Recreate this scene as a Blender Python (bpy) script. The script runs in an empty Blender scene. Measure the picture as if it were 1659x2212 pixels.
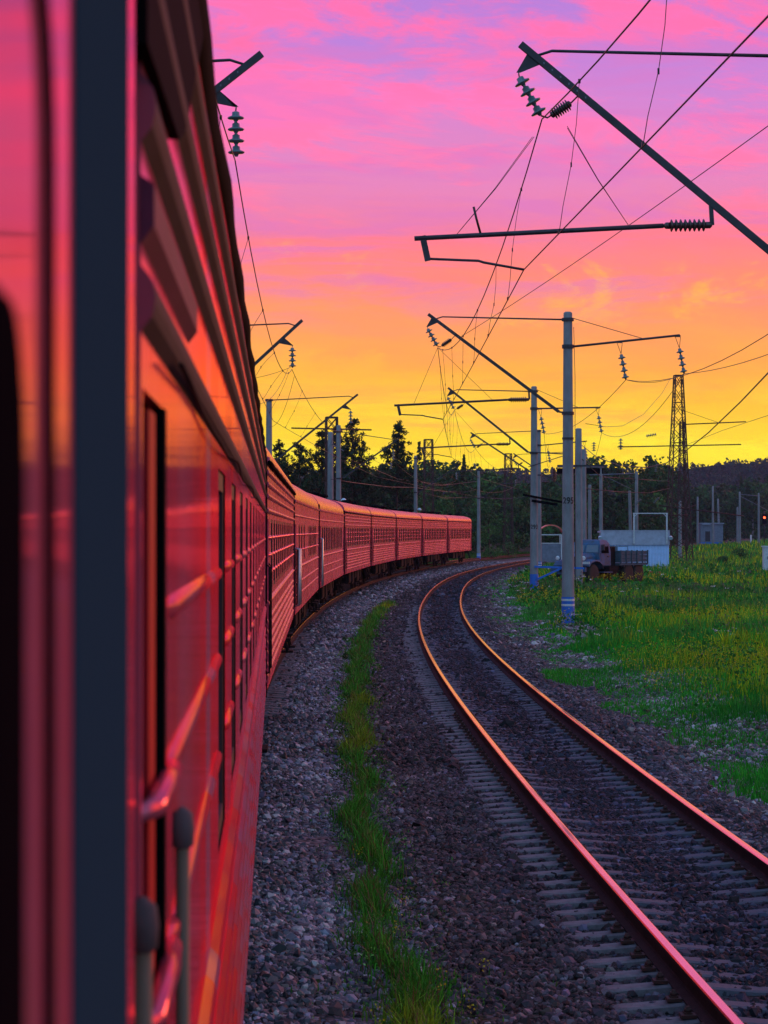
import bpy, math, random
import numpy as np
from mathutils import Vector, Matrix
random.seed(7); RNG = np.random.default_rng(11)
R = math.radians
SC = bpy.context.scene
COL = SC.collection
F, HOR, EYE = 2300.0, 530.5, 3.0          # focal length in px (768 wide), horizon row, eye height over the rail head
K = 768/1659.0

def P(dx, dy, Y):                          # a point of the photo at a known distance -> a place in the scene
    u, v = dx*K, dy*K
    return Vector(((u-384)*Y/F, Y, EYE-(v-HOR)*Y/F))

def srgb(r, g, b):
    def l(c):
        c /= 255.0
        return c/12.92 if c <= .04045 else ((c+.055)/1.055)**2.4
    return (l(r), l(g), l(b), 1)

# ---------------------------------------------------------------- mesh helpers
class MB:
    def __init__(s): s.v, s.f, s.m, s.s = [], [], [], []
    def add(s, vs, fs, m=0, sm=False):
        o = len(s.v); s.v += [tuple(p) for p in vs]
        for f in fs:
            s.f.append(tuple(i+o for i in f)); s.m.append(m); s.s.append(sm)
    def box(s, c, d, m=0, rot=None):
        c = Vector(c); h = [x/2 for x in d]; vs = []
        for x in (-1, 1):
            for y in (-1, 1):
                for z in (-1, 1):
                    p = Vector((x*h[0], y*h[1], z*h[2]))
                    if rot is not None: p = rot @ p
                    vs.append(c+p)
        s.add(vs, [(0,1,3,2),(4,6,7,5),(0,4,5,1),(2,3,7,6),(0,2,6,4),(1,5,7,3)], m)
    def beam(s, p, q, w, h, m=0, up=(0,0,1)):
        p, q = Vector(p), Vector(q); d = (q-p); L = d.length; x = d/L
        u = Vector(up)
        if abs(x.dot(u)) > .98: u = Vector((1,0,0))
        y = u.cross(x).normalized(); z = x.cross(y)
        s.box((p+q)/2, (L, w, h), m, Matrix((x, y, z)).transposed())
    def tube(s, pts, r, n=6, m=0, sm=True):
        pts = [Vector(p) for p in pts]; N = len(pts)
        rs = r if isinstance(r, (list, tuple)) else [r]*N
        vs, fs = [], []
        d = (pts[1]-pts[0]).normalized()
        a = Vector((0,0,1)) if abs(d.z) < .9 else Vector((1,0,0))
        a = (a-d*a.dot(d)).normalized()
        for i, p in enumerate(pts):
            if 0 < i < N-1: d = (pts[i+1]-pts[i-1]).normalized()
            elif i: d = (pts[i]-pts[i-1]).normalized()
            a = (a-d*a.dot(d)).normalized(); b = d.cross(a)
            for k in range(n):
                t = 2*math.pi*k/n; vs.append(p+(a*math.cos(t)+b*math.sin(t))*rs[i])
        for i in range(N-1):
            for k in range(n):
                k2 = (k+1) % n; fs.append((i*n+k, i*n+k2, (i+1)*n+k2, (i+1)*n+k))
        fs.append(tuple(range(n-1, -1, -1))); fs.append(tuple((N-1)*n+k for k in range(n)))
        s.add(vs, fs, m, sm)
    def lathe(s, p, q, prof, n=12, m=0):   # prof: (t along p-q, radius)
        p, q = Vector(p), Vector(q); d = (q-p).normalized(); N = len(prof)
        a = Vector((0,0,1)) if abs(d.z) < .9 else Vector((1,0,0))
        a = (a-d*a.dot(d)).normalized(); c = d.cross(a); vs, fs = [], []
        for t, r in prof:
            r = max(r, .0005)
            for k in range(n):
                w = 2*math.pi*k/n; vs.append(p+(q-p)*t+(a*math.cos(w)+c*math.sin(w))*r)
        for i in range(N-1):
            for k in range(n):
                k2 = (k+1) % n; fs.append((i*n+k, i*n+k2, (i+1)*n+k2, (i+1)*n+k))
        s.add(vs, fs, m, N > 2); s.add(vs[:n], [tuple(range(n))], m); s.add(vs[-n:], [tuple(range(n))], m)
    def prism(s, poly, a, b, m=0):         # poly: list of Vector, swept from +a to +b
        n = len(poly); a, b = Vector(a), Vector(b)
        vs = [Vector(p)+a for p in poly]+[Vector(p)+b for p in poly]
        s.add(vs, [tuple(range(n-1,-1,-1)), tuple(range(n, 2*n))]+[(i, (i+1)%n, n+(i+1)%n, n+i) for i in range(n)], m)
    def build(s, name, mats, parent=None, loc=None, fix=True):
        me = bpy.data.meshes.new(name); me.from_pydata(s.v, [], s.f)
        for x in (mats if isinstance(mats, (list, tuple)) else [mats]): me.materials.append(x)
        me.polygons.foreach_set('material_index', s.m); me.polygons.foreach_set('use_smooth', s.s)
        if fix:
            import bmesh
            bm = bmesh.new(); bm.from_mesh(me); bmesh.ops.recalc_face_normals(bm, faces=bm.faces); bm.to_mesh(me); bm.free()
        me.update()
        o = bpy.data.objects.new(name, me); COL.objects.link(o)
        if parent is not None: o.parent = parent
        if loc is not None: o.location = loc
        return o

def tag(o, label=None, cat=None, group=None, kind=None):
    if label: o['label'] = label
    if cat: o['category'] = cat
    if group: o['group'] = group
    if kind: o['kind'] = kind
    return o
def thing(name, label, cat, loc=(0,0,0), rz=0, group=None):
    o = bpy.data.objects.new(name, None); COL.objects.link(o); o.empty_display_size = .3
    o.location = loc; o.rotation_euler = (0, 0, rz)
    return tag(o, label, cat, group)
def copy_tree(o, parent=None):
    c = o.copy(); COL.objects.link(c)
    if parent is not None: c.parent = parent
    for ch in list(o.children): copy_tree(ch, c)
    return c
def npmesh(name, V, faces_flat, nper, mats, cols=None, matidx=None, smooth=False):
    me = bpy.data.meshes.new(name); nv = len(V); nl = len(faces_flat); nf = len(nper)
    me.vertices.add(nv); me.vertices.foreach_set('co', np.asarray(V, np.float32).ravel())
    me.loops.add(nl); me.loops.foreach_set('vertex_index', np.asarray(faces_flat, np.int32))
    me.polygons.add(nf); st = np.concatenate([[0], np.cumsum(nper)[:-1]]).astype(np.int32)
    me.polygons.foreach_set('loop_start', st)
    if matidx is not None: me.polygons.foreach_set('material_index', np.asarray(matidx, np.int32))
    me.polygons.foreach_set('use_smooth', np.full(nf, smooth))
    for m in mats: me.materials.append(m)
    if cols is not None:
        a = me.color_attributes.new('tint', 'FLOAT_COLOR', 'POINT')
        a.data.foreach_set('color', np.c_[cols, np.ones(nv)].astype(np.float32).ravel())
    me.update(calc_edges=True); me.validate()
    return me

# ---------------------------------------------------------------- materials
def nodes(name):
    m = bpy.data.materials.new(name); m.use_nodes = True
    nt = m.node_tree; b = nt.nodes['Principled BSDF']
    return m, nt, b
def mat(name, c, rough=.6, metal=0, spec=.5, noise=0, nscale=8, c2=None, bump=0, bscale=40, stretch=None, coat=0):
    m, nt, b = nodes(name); L = nt.links.new
    b.inputs['Roughness'].default_value = rough; b.inputs['Metallic'].default_value = metal
    b.inputs['Specular IOR Level'].default_value = spec
    if coat: b.inputs['Coat Weight'].default_value = coat; b.inputs['Coat Roughness'].default_value = .06
    b.inputs['Base Color'].default_value = (*c, 1)
    if noise or bump:
        tc = nt.nodes.new('ShaderNodeTexCoord'); mp = nt.nodes.new('ShaderNodeMapping'); L(tc.outputs['Object'], mp.inputs[0])
        if stretch: mp.inputs['Scale'].default_value = stretch
    if noise:
        n = nt.nodes.new('ShaderNodeTexNoise'); n.inputs['Scale'].default_value = nscale; n.inputs['Detail'].default_value = 6; n.inputs['Roughness'].default_value = .65
        L(mp.outputs[0], n.inputs['Vector'])
        r = nt.nodes.new('ShaderNodeMapRange'); r.inputs[1].default_value = .35; r.inputs[2].default_value = .65
        L(n.outputs['Fac'], r.inputs[0])
        mx = nt.nodes.new('ShaderNodeMix'); mx.data_type = 'RGBA'; L(r.outputs[0], mx.inputs[0])
        c2 = c2 or tuple(x*(1-noise) for x in c)
        mx.inputs[6].default_value = (*c, 1); mx.inputs[7].default_value = (*c2, 1)
        L(mx.outputs[2], b.inputs['Base Color'])
    if bump:
        n2 = nt.nodes.new('ShaderNodeTexNoise'); n2.inputs['Scale'].default_value = bscale; n2.inputs['Detail'].default_value = 5
        L(mp.outputs[0], n2.inputs['Vector'])
        bp = nt.nodes.new('ShaderNodeBump'); bp.inputs['Strength'].default_value = bump; bp.inputs['Distance'].default_value = .02
        L(n2.outputs['Fac'], bp.inputs['Height']); L(bp.outputs[0], b.inputs['Normal'])
    return m
def tint_mat(name, rough=.7, trans=0, spec=.2):
    m, nt, b = nodes(name); L = nt.links.new
    a = nt.nodes.new('ShaderNodeAttribute'); a.attribute_name = 'tint'
    L(a.outputs['Color'], b.inputs['Base Color']); b.inputs['Roughness'].default_value = rough; b.inputs['Specular IOR Level'].default_value = spec
    if trans:
        t = nt.nodes.new('ShaderNodeBsdfTranslucent'); L(a.outputs['Color'], t.inputs['Color'])
        mx = nt.nodes.new('ShaderNodeMixShader'); mx.inputs[0].default_value = trans
        out = nt.nodes['Material Output']; L(b.outputs[0], mx.inputs[1]); L(t.outputs[0], mx.inputs[2]); L(mx.outputs[0], out.inputs[0])
    return m
def paint(name, c, streak, rough, bands=None, coat=0, spec=.5, metal=.38, edge=(1,.40,.44)):   # coach paint: vertical grime streaks, optional colour bands along the coach
    m, nt, b = nodes(name); L = nt.links.new; N = nt.nodes.new
    tc = N('ShaderNodeTexCoord'); mp = N('ShaderNodeMapping'); mp.inputs['Scale'].default_value = (1.6, .2, .12); L(tc.outputs['Object'], mp.inputs[0])
    n = N('ShaderNodeTexNoise'); n.inputs['Scale'].default_value = 1.3; n.inputs['Detail'].default_value = 5; L(mp.outputs[0], n.inputs['Vector'])
    r = N('ShaderNodeMapRange'); r.inputs[1].default_value = .46; r.inputs[2].default_value = .66; L(n.outputs['Fac'], r.inputs[0])
    mx = N('ShaderNodeMix'); mx.data_type = 'RGBA'; L(r.outputs[0], mx.inputs[0])
    mx.inputs[6].default_value = (*c, 1); mx.inputs[7].default_value = (*streak, 1)
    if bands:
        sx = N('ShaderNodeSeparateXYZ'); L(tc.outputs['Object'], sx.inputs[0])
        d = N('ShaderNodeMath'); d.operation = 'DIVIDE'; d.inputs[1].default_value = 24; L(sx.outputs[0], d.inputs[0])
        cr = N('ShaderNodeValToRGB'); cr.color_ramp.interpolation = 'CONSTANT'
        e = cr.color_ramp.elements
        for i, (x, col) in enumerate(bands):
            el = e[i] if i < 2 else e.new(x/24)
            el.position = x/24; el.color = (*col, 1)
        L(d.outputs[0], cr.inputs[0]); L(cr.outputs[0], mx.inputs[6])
    n3 = N('ShaderNodeTexNoise'); n3.inputs['Scale'].default_value = 7; n3.inputs['Detail'].default_value = 6; L(tc.outputs['Object'], n3.inputs['Vector'])
    r3 = N('ShaderNodeMapRange'); r3.inputs[1].default_value = .3; r3.inputs[2].default_value = .7; r3.inputs[3].default_value = rough*.8; r3.inputs[4].default_value = rough*1.3
    L(n3.outputs['Fac'], r3.inputs[0]); L(r3.outputs[0], b.inputs['Roughness'])
    L(mx.outputs[2], b.inputs['Base Color'])
    b.inputs['Specular IOR Level'].default_value = spec
    b.inputs['Metallic'].default_value = metal; b.inputs['Specular Tint'].default_value = (*edge, 1)
    if coat: b.inputs['Coat Weight'].default_value = coat; b.inputs['Coat Roughness'].default_value = .05
    n2 = N('ShaderNodeTexNoise'); n2.inputs['Scale'].default_value = 1.1; n2.inputs['Detail'].default_value = 2; L(tc.outputs['Object'], n2.inputs['Vector'])
    bp = N('ShaderNodeBump'); bp.inputs['Strength'].default_value = .08; bp.inputs['Distance'].default_value = .03
    L(n2.outputs['Fac'], bp.inputs['Height']); L(bp.outputs[0], b.inputs['Normal'])
    return m

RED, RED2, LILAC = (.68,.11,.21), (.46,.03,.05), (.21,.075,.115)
M = {}
def gloss_paint(name, c, streak, rough, bands):   # glossy enamel: banded, streaky diffuse coat under a warm Fresnel gloss
    m = paint(name, c, streak, rough, bands); nt = m.node_tree; L = nt.links.new; N = nt.nodes.new
    b = nt.nodes['Principled BSDF']; src = b.inputs['Base Color'].links[0].from_socket; bmp = b.inputs['Normal'].links[0].from_socket; ro = b.inputs['Roughness'].links[0].from_socket
    bp = [n for n in nt.nodes if n.type == 'BUMP'][0]; bp.inputs['Strength'].default_value = .05
    df, gl, fr, mx = N('ShaderNodeBsdfDiffuse'), N('ShaderNodeBsdfAnisotropic'), N('ShaderNodeFresnel'), N('ShaderNodeMixShader')
    L(src, df.inputs['Color']); gl.inputs['Color'].default_value = (1,.27,.36,1); L(ro, gl.inputs['Roughness']); L(bmp, gl.inputs['Normal']); L(bmp, df.inputs['Normal'])
    fr.inputs['IOR'].default_value = 2.8; L(bmp, fr.inputs['Normal']); L(fr.outputs[0], mx.inputs[0]); L(gl.outputs[0], mx.inputs[2]); ad = N('ShaderNodeAddShader'); L(df.outputs[0], ad.inputs[0]); L(mx.outputs[0], ad.inputs[1])
    L(ad.outputs[0], nt.nodes['Material Output'].inputs[0]); nt.nodes.remove(b); return m
M['red'] = paint('red_coach_paint', RED, RED2, .25)
M['red_far'] = paint('faded_red_coach_paint', (.68,.12,.21), (.52,.05,.09), .25)
M['near'] = gloss_paint('banded_coach_paint', LILAC, (.27,.03,.05), .07,
    [(0,LILAC),(1.38,(.38,.02,.025)),(2.03,LILAC),(2.3,(.38,.02,.03)),(4.6,(.28,.045,.065)),(5.6,LILAC)])  # hard-edged lilac and red colour bands by distance along the body
M['roof'] = paint('red_roof_paint', (.72,.16,.13), (.45,.08,.07), .22)
M['door_red'] = mat('red_door_paint', (.45,.012,.02), .6, spec=.1, noise=.3, nscale=3)
M['black'] = mat('black_rubber', (.004,.0045,.006), .85, spec=.02, noise=.4)
M['under'] = mat('grimy_underframe', (.013,.011,.012), .9, spec=.1, noise=.5, nscale=5, bump=.3)
M['glass'] = mat('dark_window_glass', (.006,.006,.008), .08, spec=.35)
M['rib_grey'] = mat('grimy_roof_rib', (.026,.025,.034), .75, spec=.15, noise=.4, nscale=5)
M['interior_dark'] = mat('window_interior_black', (.006,.005,.007), 1, spec=0)
M['wframe'] = mat('dark_window_frame', (.05,.03,.035), .6, spec=.2)
M['frame'] = mat('aluminium_window_frame', (.30,.27,.30), .35, metal=.6, noise=.2)
M['chrome'] = mat('steel_handrail', (.32,.34,.37), .35, metal=.8)
M['olive'] = mat('olive_handrail_paint', (.10,.095,.06), .7)
M['knob'] = mat('grey_rubber_knob', (.085,.08,.085), .8, spec=.2, noise=.3)
M['plum'] = mat('plum_awning_paint', (.13,.03,.07), .7, spec=.2, noise=.3, nscale=4)
M['post'] = mat('dark_blue_matte', (.018,.055,.085), 1.0, spec=0)  # even dark blue without gloss, for the flush panel and near doors
M['concrete'] = mat('pole_concrete', (.25,.25,.27), .9, spec=.2, noise=.35, nscale=2.5, bump=.4, bscale=30, stretch=(1,1,.35))
M['sleeper'] = mat('sleeper_concrete', (.17,.165,.185), .9, spec=.15, noise=.45, nscale=9, bump=.5, bscale=25)
def stain(m):                                   # oily middle of a sleeper, between the rails
    nt = m.node_tree; b = nt.nodes['Principled BSDF']; src = b.inputs['Base Color'].links[0].from_socket; N = nt.nodes.new; L = nt.links.new
    tc = N('ShaderNodeTexCoord'); sx = N('ShaderNodeSeparateXYZ'); L(tc.outputs['Object'], sx.inputs[0]); ab = N('ShaderNodeMath'); ab.operation = 'ABSOLUTE'; L(sx.outputs[0], ab.inputs[0])
    mr = N('ShaderNodeMapRange'); mr.inputs[1].default_value = .5; mr.inputs[2].default_value = 1.05; L(ab.outputs[0], mr.inputs[0])
    mx = N('ShaderNodeMix'); mx.data_type = 'RGBA'; L(mr.outputs[0], mx.inputs[0]); mx.inputs[6].default_value = (.085,.088,.115,1); L(src, mx.inputs[7]); L(mx.outputs[2], b.inputs['Base Color'])
stain(M['sleeper'])
M['blue'] = mat('blue_pole_paint', (.008,.13,.56), .6, noise=.15, nscale=5)
M['white'] = mat('white_paint', (.62,.63,.66), .6, noise=.25, nscale=8)
M['steel'] = mat('weathered_dark_steel', (.05,.048,.06), .5, metal=.5, noise=.4, nscale=6)
M['galv'] = mat('galvanised_steel', (.17,.18,.22), .45, metal=.6, noise=.3, nscale=6)
M['rust'] = mat('rusty_steel', (.06,.02,.016), .8, noise=.4, nscale=6)
M['railside'] = mat('rusty_rail_side', (.035,.018,.02), .85, spec=.12, noise=.5, nscale=5, bump=.3)
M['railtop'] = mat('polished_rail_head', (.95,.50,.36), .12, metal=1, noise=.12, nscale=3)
M['porcelain'] = mat('brown_porcelain', (.06,.03,.028), .2)
M['glassdisc'] = mat('greenish_glass_insulator', (.10,.15,.16), .12)
M['wire'] = mat('copper_wire', (.03,.026,.032), .5, metal=.5)
M['digits'] = mat('black_stencil_paint', (.01,.01,.012), .7)
M['truck'] = mat('faded_grey_green_truck_paint', (.018,.10,.23), .7, noise=.35, nscale=3, c2=(.04,.06,.09))
M['wood'] = mat('weathered_truck_boards', (.035,.085,.12), .85, noise=.4, nscale=4, stretch=(1,1,6))
M['tyre'] = mat('muddy_tyre', (.03,.022,.02), .9, noise=.4)
M['screen'] = mat('truck_window_glass', (.10,.14,.2), .08)
M['lens'] = mat('headlight_lens', (.6,.62,.66), .1)
M['shedblue'] = mat('pale_blue_corrugated_sheet', (.42,.60,.95), .55, noise=.15, nscale=3)
M['shedgrey'] = mat('grey_fascia_sheet', (.40,.42,.54), .6, noise=.25, nscale=3)
M['shedbase'] = mat('grey_shed_plinth', (.30,.33,.42), .8, noise=.3)
M['hut'] = mat('grey_blue_hut_wall', (.19,.21,.28), .8, noise=.3, nscale=3)
M['orange'] = mat('orange_canopy_sheet', (.75,.16,.10), .3)
M['crate'] = mat('red_plastic_crate', (.5,.02,.02), .5)
M['slab'] = mat('pale_concrete_slab', (.36,.34,.38), .85, noise=.3, nscale=3)
M['lampshade'] = mat('pale_lamp_shade', (.45,.6,.7), .4)
M['bark'] = mat('pine_bark', (.06,.035,.025), .9, noise=.5, nscale=4, bump=.5)
M['leaf'] = tint_mat('foliage', .65, .25)
M['grass'] = tint_mat('grass_blades', .6, .3)
# ---------------------------------------------------------------- camera
cam = bpy.data.cameras.new('camera'); co = bpy.data.objects.new('camera', cam); COL.objects.link(co)
co.location = (0, 0, EYE); co.rotation_euler = (R(90)+math.atan((HOR-512)/F), 0, 0)
cam.sensor_fit = 'VERTICAL'; cam.sensor_height = 17.3; cam.sensor_width = 13; cam.lens = F/1024*17.3
cam.clip_start = .05; cam.clip_end = 6000
cam.dof.use_dof = True; cam.dof.focus_distance = 55; cam.dof.aperture_fstop = 5.6
SC.camera = co
SC.view_settings.view_transform = 'Standard'; SC.view_settings.look = 'None'
SC.view_settings.exposure = 0; SC.view_settings.gamma = 1
SC.cycles.use_denoising = True
SC.cycles.max_bounces = 6; SC.cycles.transparent_max_bounces = 8

# ---------------------------------------------------------------- sky: a sunset seen by direction (elevation and compass bearing)
W = bpy.data.worlds.new('World'); SC.world = W; W.use_nodes = True
nt = W.node_tree; nt.nodes.clear(); N = nt.nodes.new; L = nt.links.new
def math_(op, a, b=None, c=None, clamp=False):
    n = N('ShaderNodeMath'); n.operation = op; n.use_clamp = clamp
    for i, x in enumerate((a, b, c)):
        if x is None: continue
        if isinstance(x, (int, float)): n.inputs[i].default_value = x
        else: L(x, n.inputs[i])
    return n.outputs[0]
def ramp(fac, stops, interp='LINEAR'):
    r = N('ShaderNodeValToRGB'); r.color_ramp.interpolation = interp; e = r.color_ramp.elements
    for i, (p, c) in enumerate(stops):
        el = e[i] if i < 2 else e.new(p)
        el.position = p; el.color = c
    L(fac, r.inputs[0]); return r.outputs[0]
def mixc(f, a, b, mode='MIX'):
    n = N('ShaderNodeMix'); n.data_type = 'RGBA'; n.blend_type = mode
    for i, x in ((0, f), (6, a), (7, b)):
        if isinstance(x, (int, float)): n.inputs[i].default_value = x
        elif isinstance(x, tuple): n.inputs[i].default_value = x
        else: L(x, n.inputs[i])
    return n.outputs[2]
def smooth(x, a, b):
    n = N('ShaderNodeMapRange'); n.interpolation_type = 'SMOOTHSTEP'; n.inputs[1].default_value = a; n.inputs[2].default_value = b; L(x, n.inputs[0]); return n.outputs[0]
def noise(vec, scale, detail=5, rough=.55, dist=0):
    n = N('ShaderNodeTexNoise'); n.inputs['Scale'].default_value = scale; n.inputs['Detail'].default_value = detail
    n.inputs['Roughness'].default_value = rough; n.inputs['Distortion'].default_value = dist; L(vec, n.inputs['Vector']); return n.outputs['Fac']
def comb(x, y, z=0):
    n = N('ShaderNodeCombineXYZ')
    for i, a in enumerate((x, y, z)):
        if isinstance(a, (int, float)): n.inputs[i].default_value = a
        else: L(a, n.inputs[i])
    return n.outputs[0]
tc = N('ShaderNodeTexCoord'); sx = N('ShaderNodeSeparateXYZ'); L(tc.outputs['Generated'], sx.inputs[0])
dx, dy, dz = sx.outputs
el = math_('MULTIPLY', math_('ARCSINE', dz), 57.2958)
az = math_('MULTIPLY', math_('ARCTAN2', dx, dy), 57.2958)
vec = comb(math_('MULTIPLY', az, .11), math_('ADD', math_('MULTIPLY', el, .42), math_('MULTIPLY', az, .035)), 3.7)
big = noise(vec, .75, 6, .62, .35)
fine = noise(vec, 2.6, 6, .68, .5)
wob = math_('ADD', el, math_('MULTIPLY', math_('SUBTRACT', fine, .5), 1.5))      # ragged layer edges
f = math_('DIVIDE', math_('ADD', wob, 2), 50, clamp=True)
def st(lst): return [((e+2)/50, srgb(*c)) for e, c in lst]
bright = ramp(f, st([(-2,(60,45,55)),(-.2,(255,165,15)),(1.2,(255,222,10)),(2.3,(255,238,36)),(3.1,(255,212,42)),(3.9,(255,182,55)),(5.0,(255,156,92)),(6.1,(255,140,108)),
    (7.2,(255,125,135)),(8.6,(255,122,165)),(10.5,(255,118,180)),(12.0,(255,112,172)),(15,(240,110,175)),(22,(205,105,180)),(34,(160,120,195)),(47,(140,145,210))]))
dim = ramp(f, st([(-2,(60,45,55)),(-.2,(255,165,15)),(1.2,(255,205,8)),(2.3,(255,216,20)),(3.1,(255,190,40)),(3.9,(255,168,68)),(5.0,(255,150,100)),(6.1,(255,132,120)),
    (7.2,(240,125,150)),(8.6,(226,130,184)),(10.5,(206,130,204)),(12.0,(184,126,212)),(15,(170,118,205)),(22,(150,115,200)),(34,(140,130,205)),(47,(140,150,212))]))
cl = smooth(math_('SUBTRACT', math_('ADD', math_('MULTIPLY', big, .66), math_('MULTIPLY', fine, .34)), math_('MULTIPLY', smooth(el, 10.5, 13.5), .03)), .44, .54)
front = mixc(cl, dim, bright)
vec5 = comb(math_('ADD', math_('MULTIPLY', az, .16), math_('MULTIPLY', el, .10)), math_('MULTIPLY', el, 1.15), 31.7)
s5 = math_('MULTIPLY', smooth(noise(vec5, .85, 6, .64, .5), .47, .64), math_('MULTIPLY', smooth(el, 4.6, 6.4), smooth(el, 14.5, 11.5)))
front = mixc(math_('MULTIPLY', s5, .55), front, srgb(214,118,192))
vec6 = comb(math_('MULTIPLY', az, .13), math_('MULTIPLY', el, 1.5), 47.2)
s6 = math_('MULTIPLY', smooth(noise(vec6, .8, 6, .62, .4), .50, .64), math_('MULTIPLY', smooth(el, 1.6, 2.6), smooth(el, 6.6, 5.0)))
front = mixc(math_('MULTIPLY', s6, .45), front, srgb(255,160,78))
# lit yellow wisps low down, a hot rose streak higher up
vec2 = comb(math_('MULTIPLY', az, .32), math_('MULTIPLY', el, .55), 11.3)
wis = math_('MULTIPLY', smooth(noise(vec2, 1.1, 7, .66, .4), .53, .70), math_('MULTIPLY', smooth(el, 3.4, 4.8), smooth(el, 8.6, 6.4)))
front = mixc(math_('MULTIPLY', wis, .75), front, srgb(255,188,62))
vec3 = comb(math_('MULTIPLY', az, .10), math_('MULTIPLY', el, .62), 23.1)
band = math_('MULTIPLY', smooth(noise(vec3, .9, 5, .6, .3), .55, .68), smooth(el, 9.0, 11.0))
front = mixc(math_('MULTIPLY', band, .6), front, srgb(255,104,150))
# the far side of the sky is a dull blue dusk
g = math_('ADD', math_('MULTIPLY', dx, math.sin(R(18))), math_('MULTIPLY', dy, math.cos(R(18))))
side = math_('MULTIPLY', smooth(az, 22, 62), math_('MULTIPLY', smooth(el, 62, 18), smooth(az, 100, 62)))  # orange glow added right of the view to warm coach sides and roofs
front = mixc(math_('MULTIPLY', side, .85), front, (3.3,.52,.14,1))
w = smooth(math_('ADD', g, math_('MULTIPLY', math_('ABSOLUTE', dz), .35)), -.15, .80)
back = ramp(f, [(0,(.10,.10,.16,1)),(.06,(.38,.50,.70,1)),(.35,(.32,.56,.85,1)),(1,(.30,.58,.95,1))])
col = mixc(w, back, front)
bg = N('ShaderNodeBackground'); L(col, bg.inputs[0]); bg.inputs[1].default_value = 1.12
out = N('ShaderNodeOutputWorld'); L(bg.outputs[0], out.inputs[0])
W.cycles.sampling_method = 'MANUAL'; W.cycles.sample_map_resolution = 512

# last glow of the sun: low, wide, warm, ahead and to the right
sd = bpy.data.lights.new('sun', 'SUN'); so = bpy.data.objects.new('sun', sd); COL.objects.link(so)
sd.energy = .45; sd.angle = R(14); sd.color = (1, .34, .13)
saz, sel = R(30), R(9)
d = Vector((math.sin(saz)*math.cos(sel), math.cos(saz)*math.cos(sel), math.sin(sel)))
so.rotation_euler = (-d).to_track_quat('-Z', 'Y').to_euler(); so.location = (60, 40, 60)

# ---------------------------------------------------------------- the two curving tracks
def wall_x(Y):                                # line of the train's right-hand side
    c, y0, r = -2.13, 70.5, 1145.0
    if Y < -60: return wall_x(-60)+(Y+60)*(-60-y0)/r
    if Y > 318: return wall_x(318)+(Y-318)*(318-y0)/r
    return c+(Y-y0)**2/(2*r)
def train_x(Y): return wall_x(Y)-1.32
_ty = [-60, 0, 10.2, 14.3, 20.4, 30.7, 40.9, 51.1, 61.3, 71.6, 81.8, 92, 102, 122.7, 143, 163.6, 184, 204.4, 240, 270, 300]
_tx = [6.9, 3.60, 3.10, 2.93, 2.69, 2.37, 2.11, 1.94, 1.86, 1.89, 2.02, 2.26, 2.59, 3.48, 4.70, 6.35, 8.50, 11.05, 16.4, 21.8, 27.8]
def _pchip(x, xs, ys):                        # cubic Hermite through the surveyed points
    i = max(0, min(len(xs)-2, int(np.searchsorted(xs, x))-1))
    def sl(k):
        if k == 0: return (ys[1]-ys[0])/(xs[1]-xs[0])
        if k == len(xs)-1: return (ys[-1]-ys[-2])/(xs[-1]-xs[-2])
        return (ys[k+1]-ys[k-1])/(xs[k+1]-xs[k-1])
    h = xs[i+1]-xs[i]; t = (x-xs[i])/h
    return (2*t**3-3*t*t+1)*ys[i]+(t**3-2*t*t+t)*h*sl(i)+(-2*t**3+3*t*t)*ys[i+1]+(t**3-t*t)*h*sl(i+1)
def side_x(Y):
    if Y > 300: return train_x(Y)-train_x(300)+27.8
    return _pchip(max(Y, -60), _ty, _tx)
YS = np.concatenate([np.arange(-40, 100, 1.0), np.arange(100, 330, 2.0), np.arange(330, 900, 12.0)])
_sy = np.arange(-62, 1000, 2.0); _sv = np.array([side_x(y) for y in _sy]); _sv = np.convolve(np.pad(_sv, 5, 'edge'), np.ones(11)/11, 'valid')
_sv[:6] = [side_x(y) for y in _sy[:6]]
def side_x(Y): return float(np.interp(Y, _sy, _sv))
def sidev(Y): return np.interp(Y, _sy, _sv)

def ground_z(X, Y):                           # numpy height field of ballast and field
    o = X-sidev(Y)
    z = np.interp(o, [-40,-14,-9.6,-7.6,-6.9,-4.3,-3.7,-2.6,-1.9,-1.45,-.9,0,.9,1.45,1.9,2.7,4.2,8,16,60],
                     [-.7,-.7,-.55,-.35,-.24,-.24,-.27,-.36,-.30,-.245,-.25,-.25,-.25,-.245,-.30,-.32,-.12,-.06,-.18,-.25])
    far = np.clip((Y-260)/500, 0, 1)
    return z + far*.6*np.clip(np.abs(o)/6-.6, 0, 1)
def gz(X, Y): return float(ground_z(np.array([X]), np.array([Y]))[0])

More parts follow.
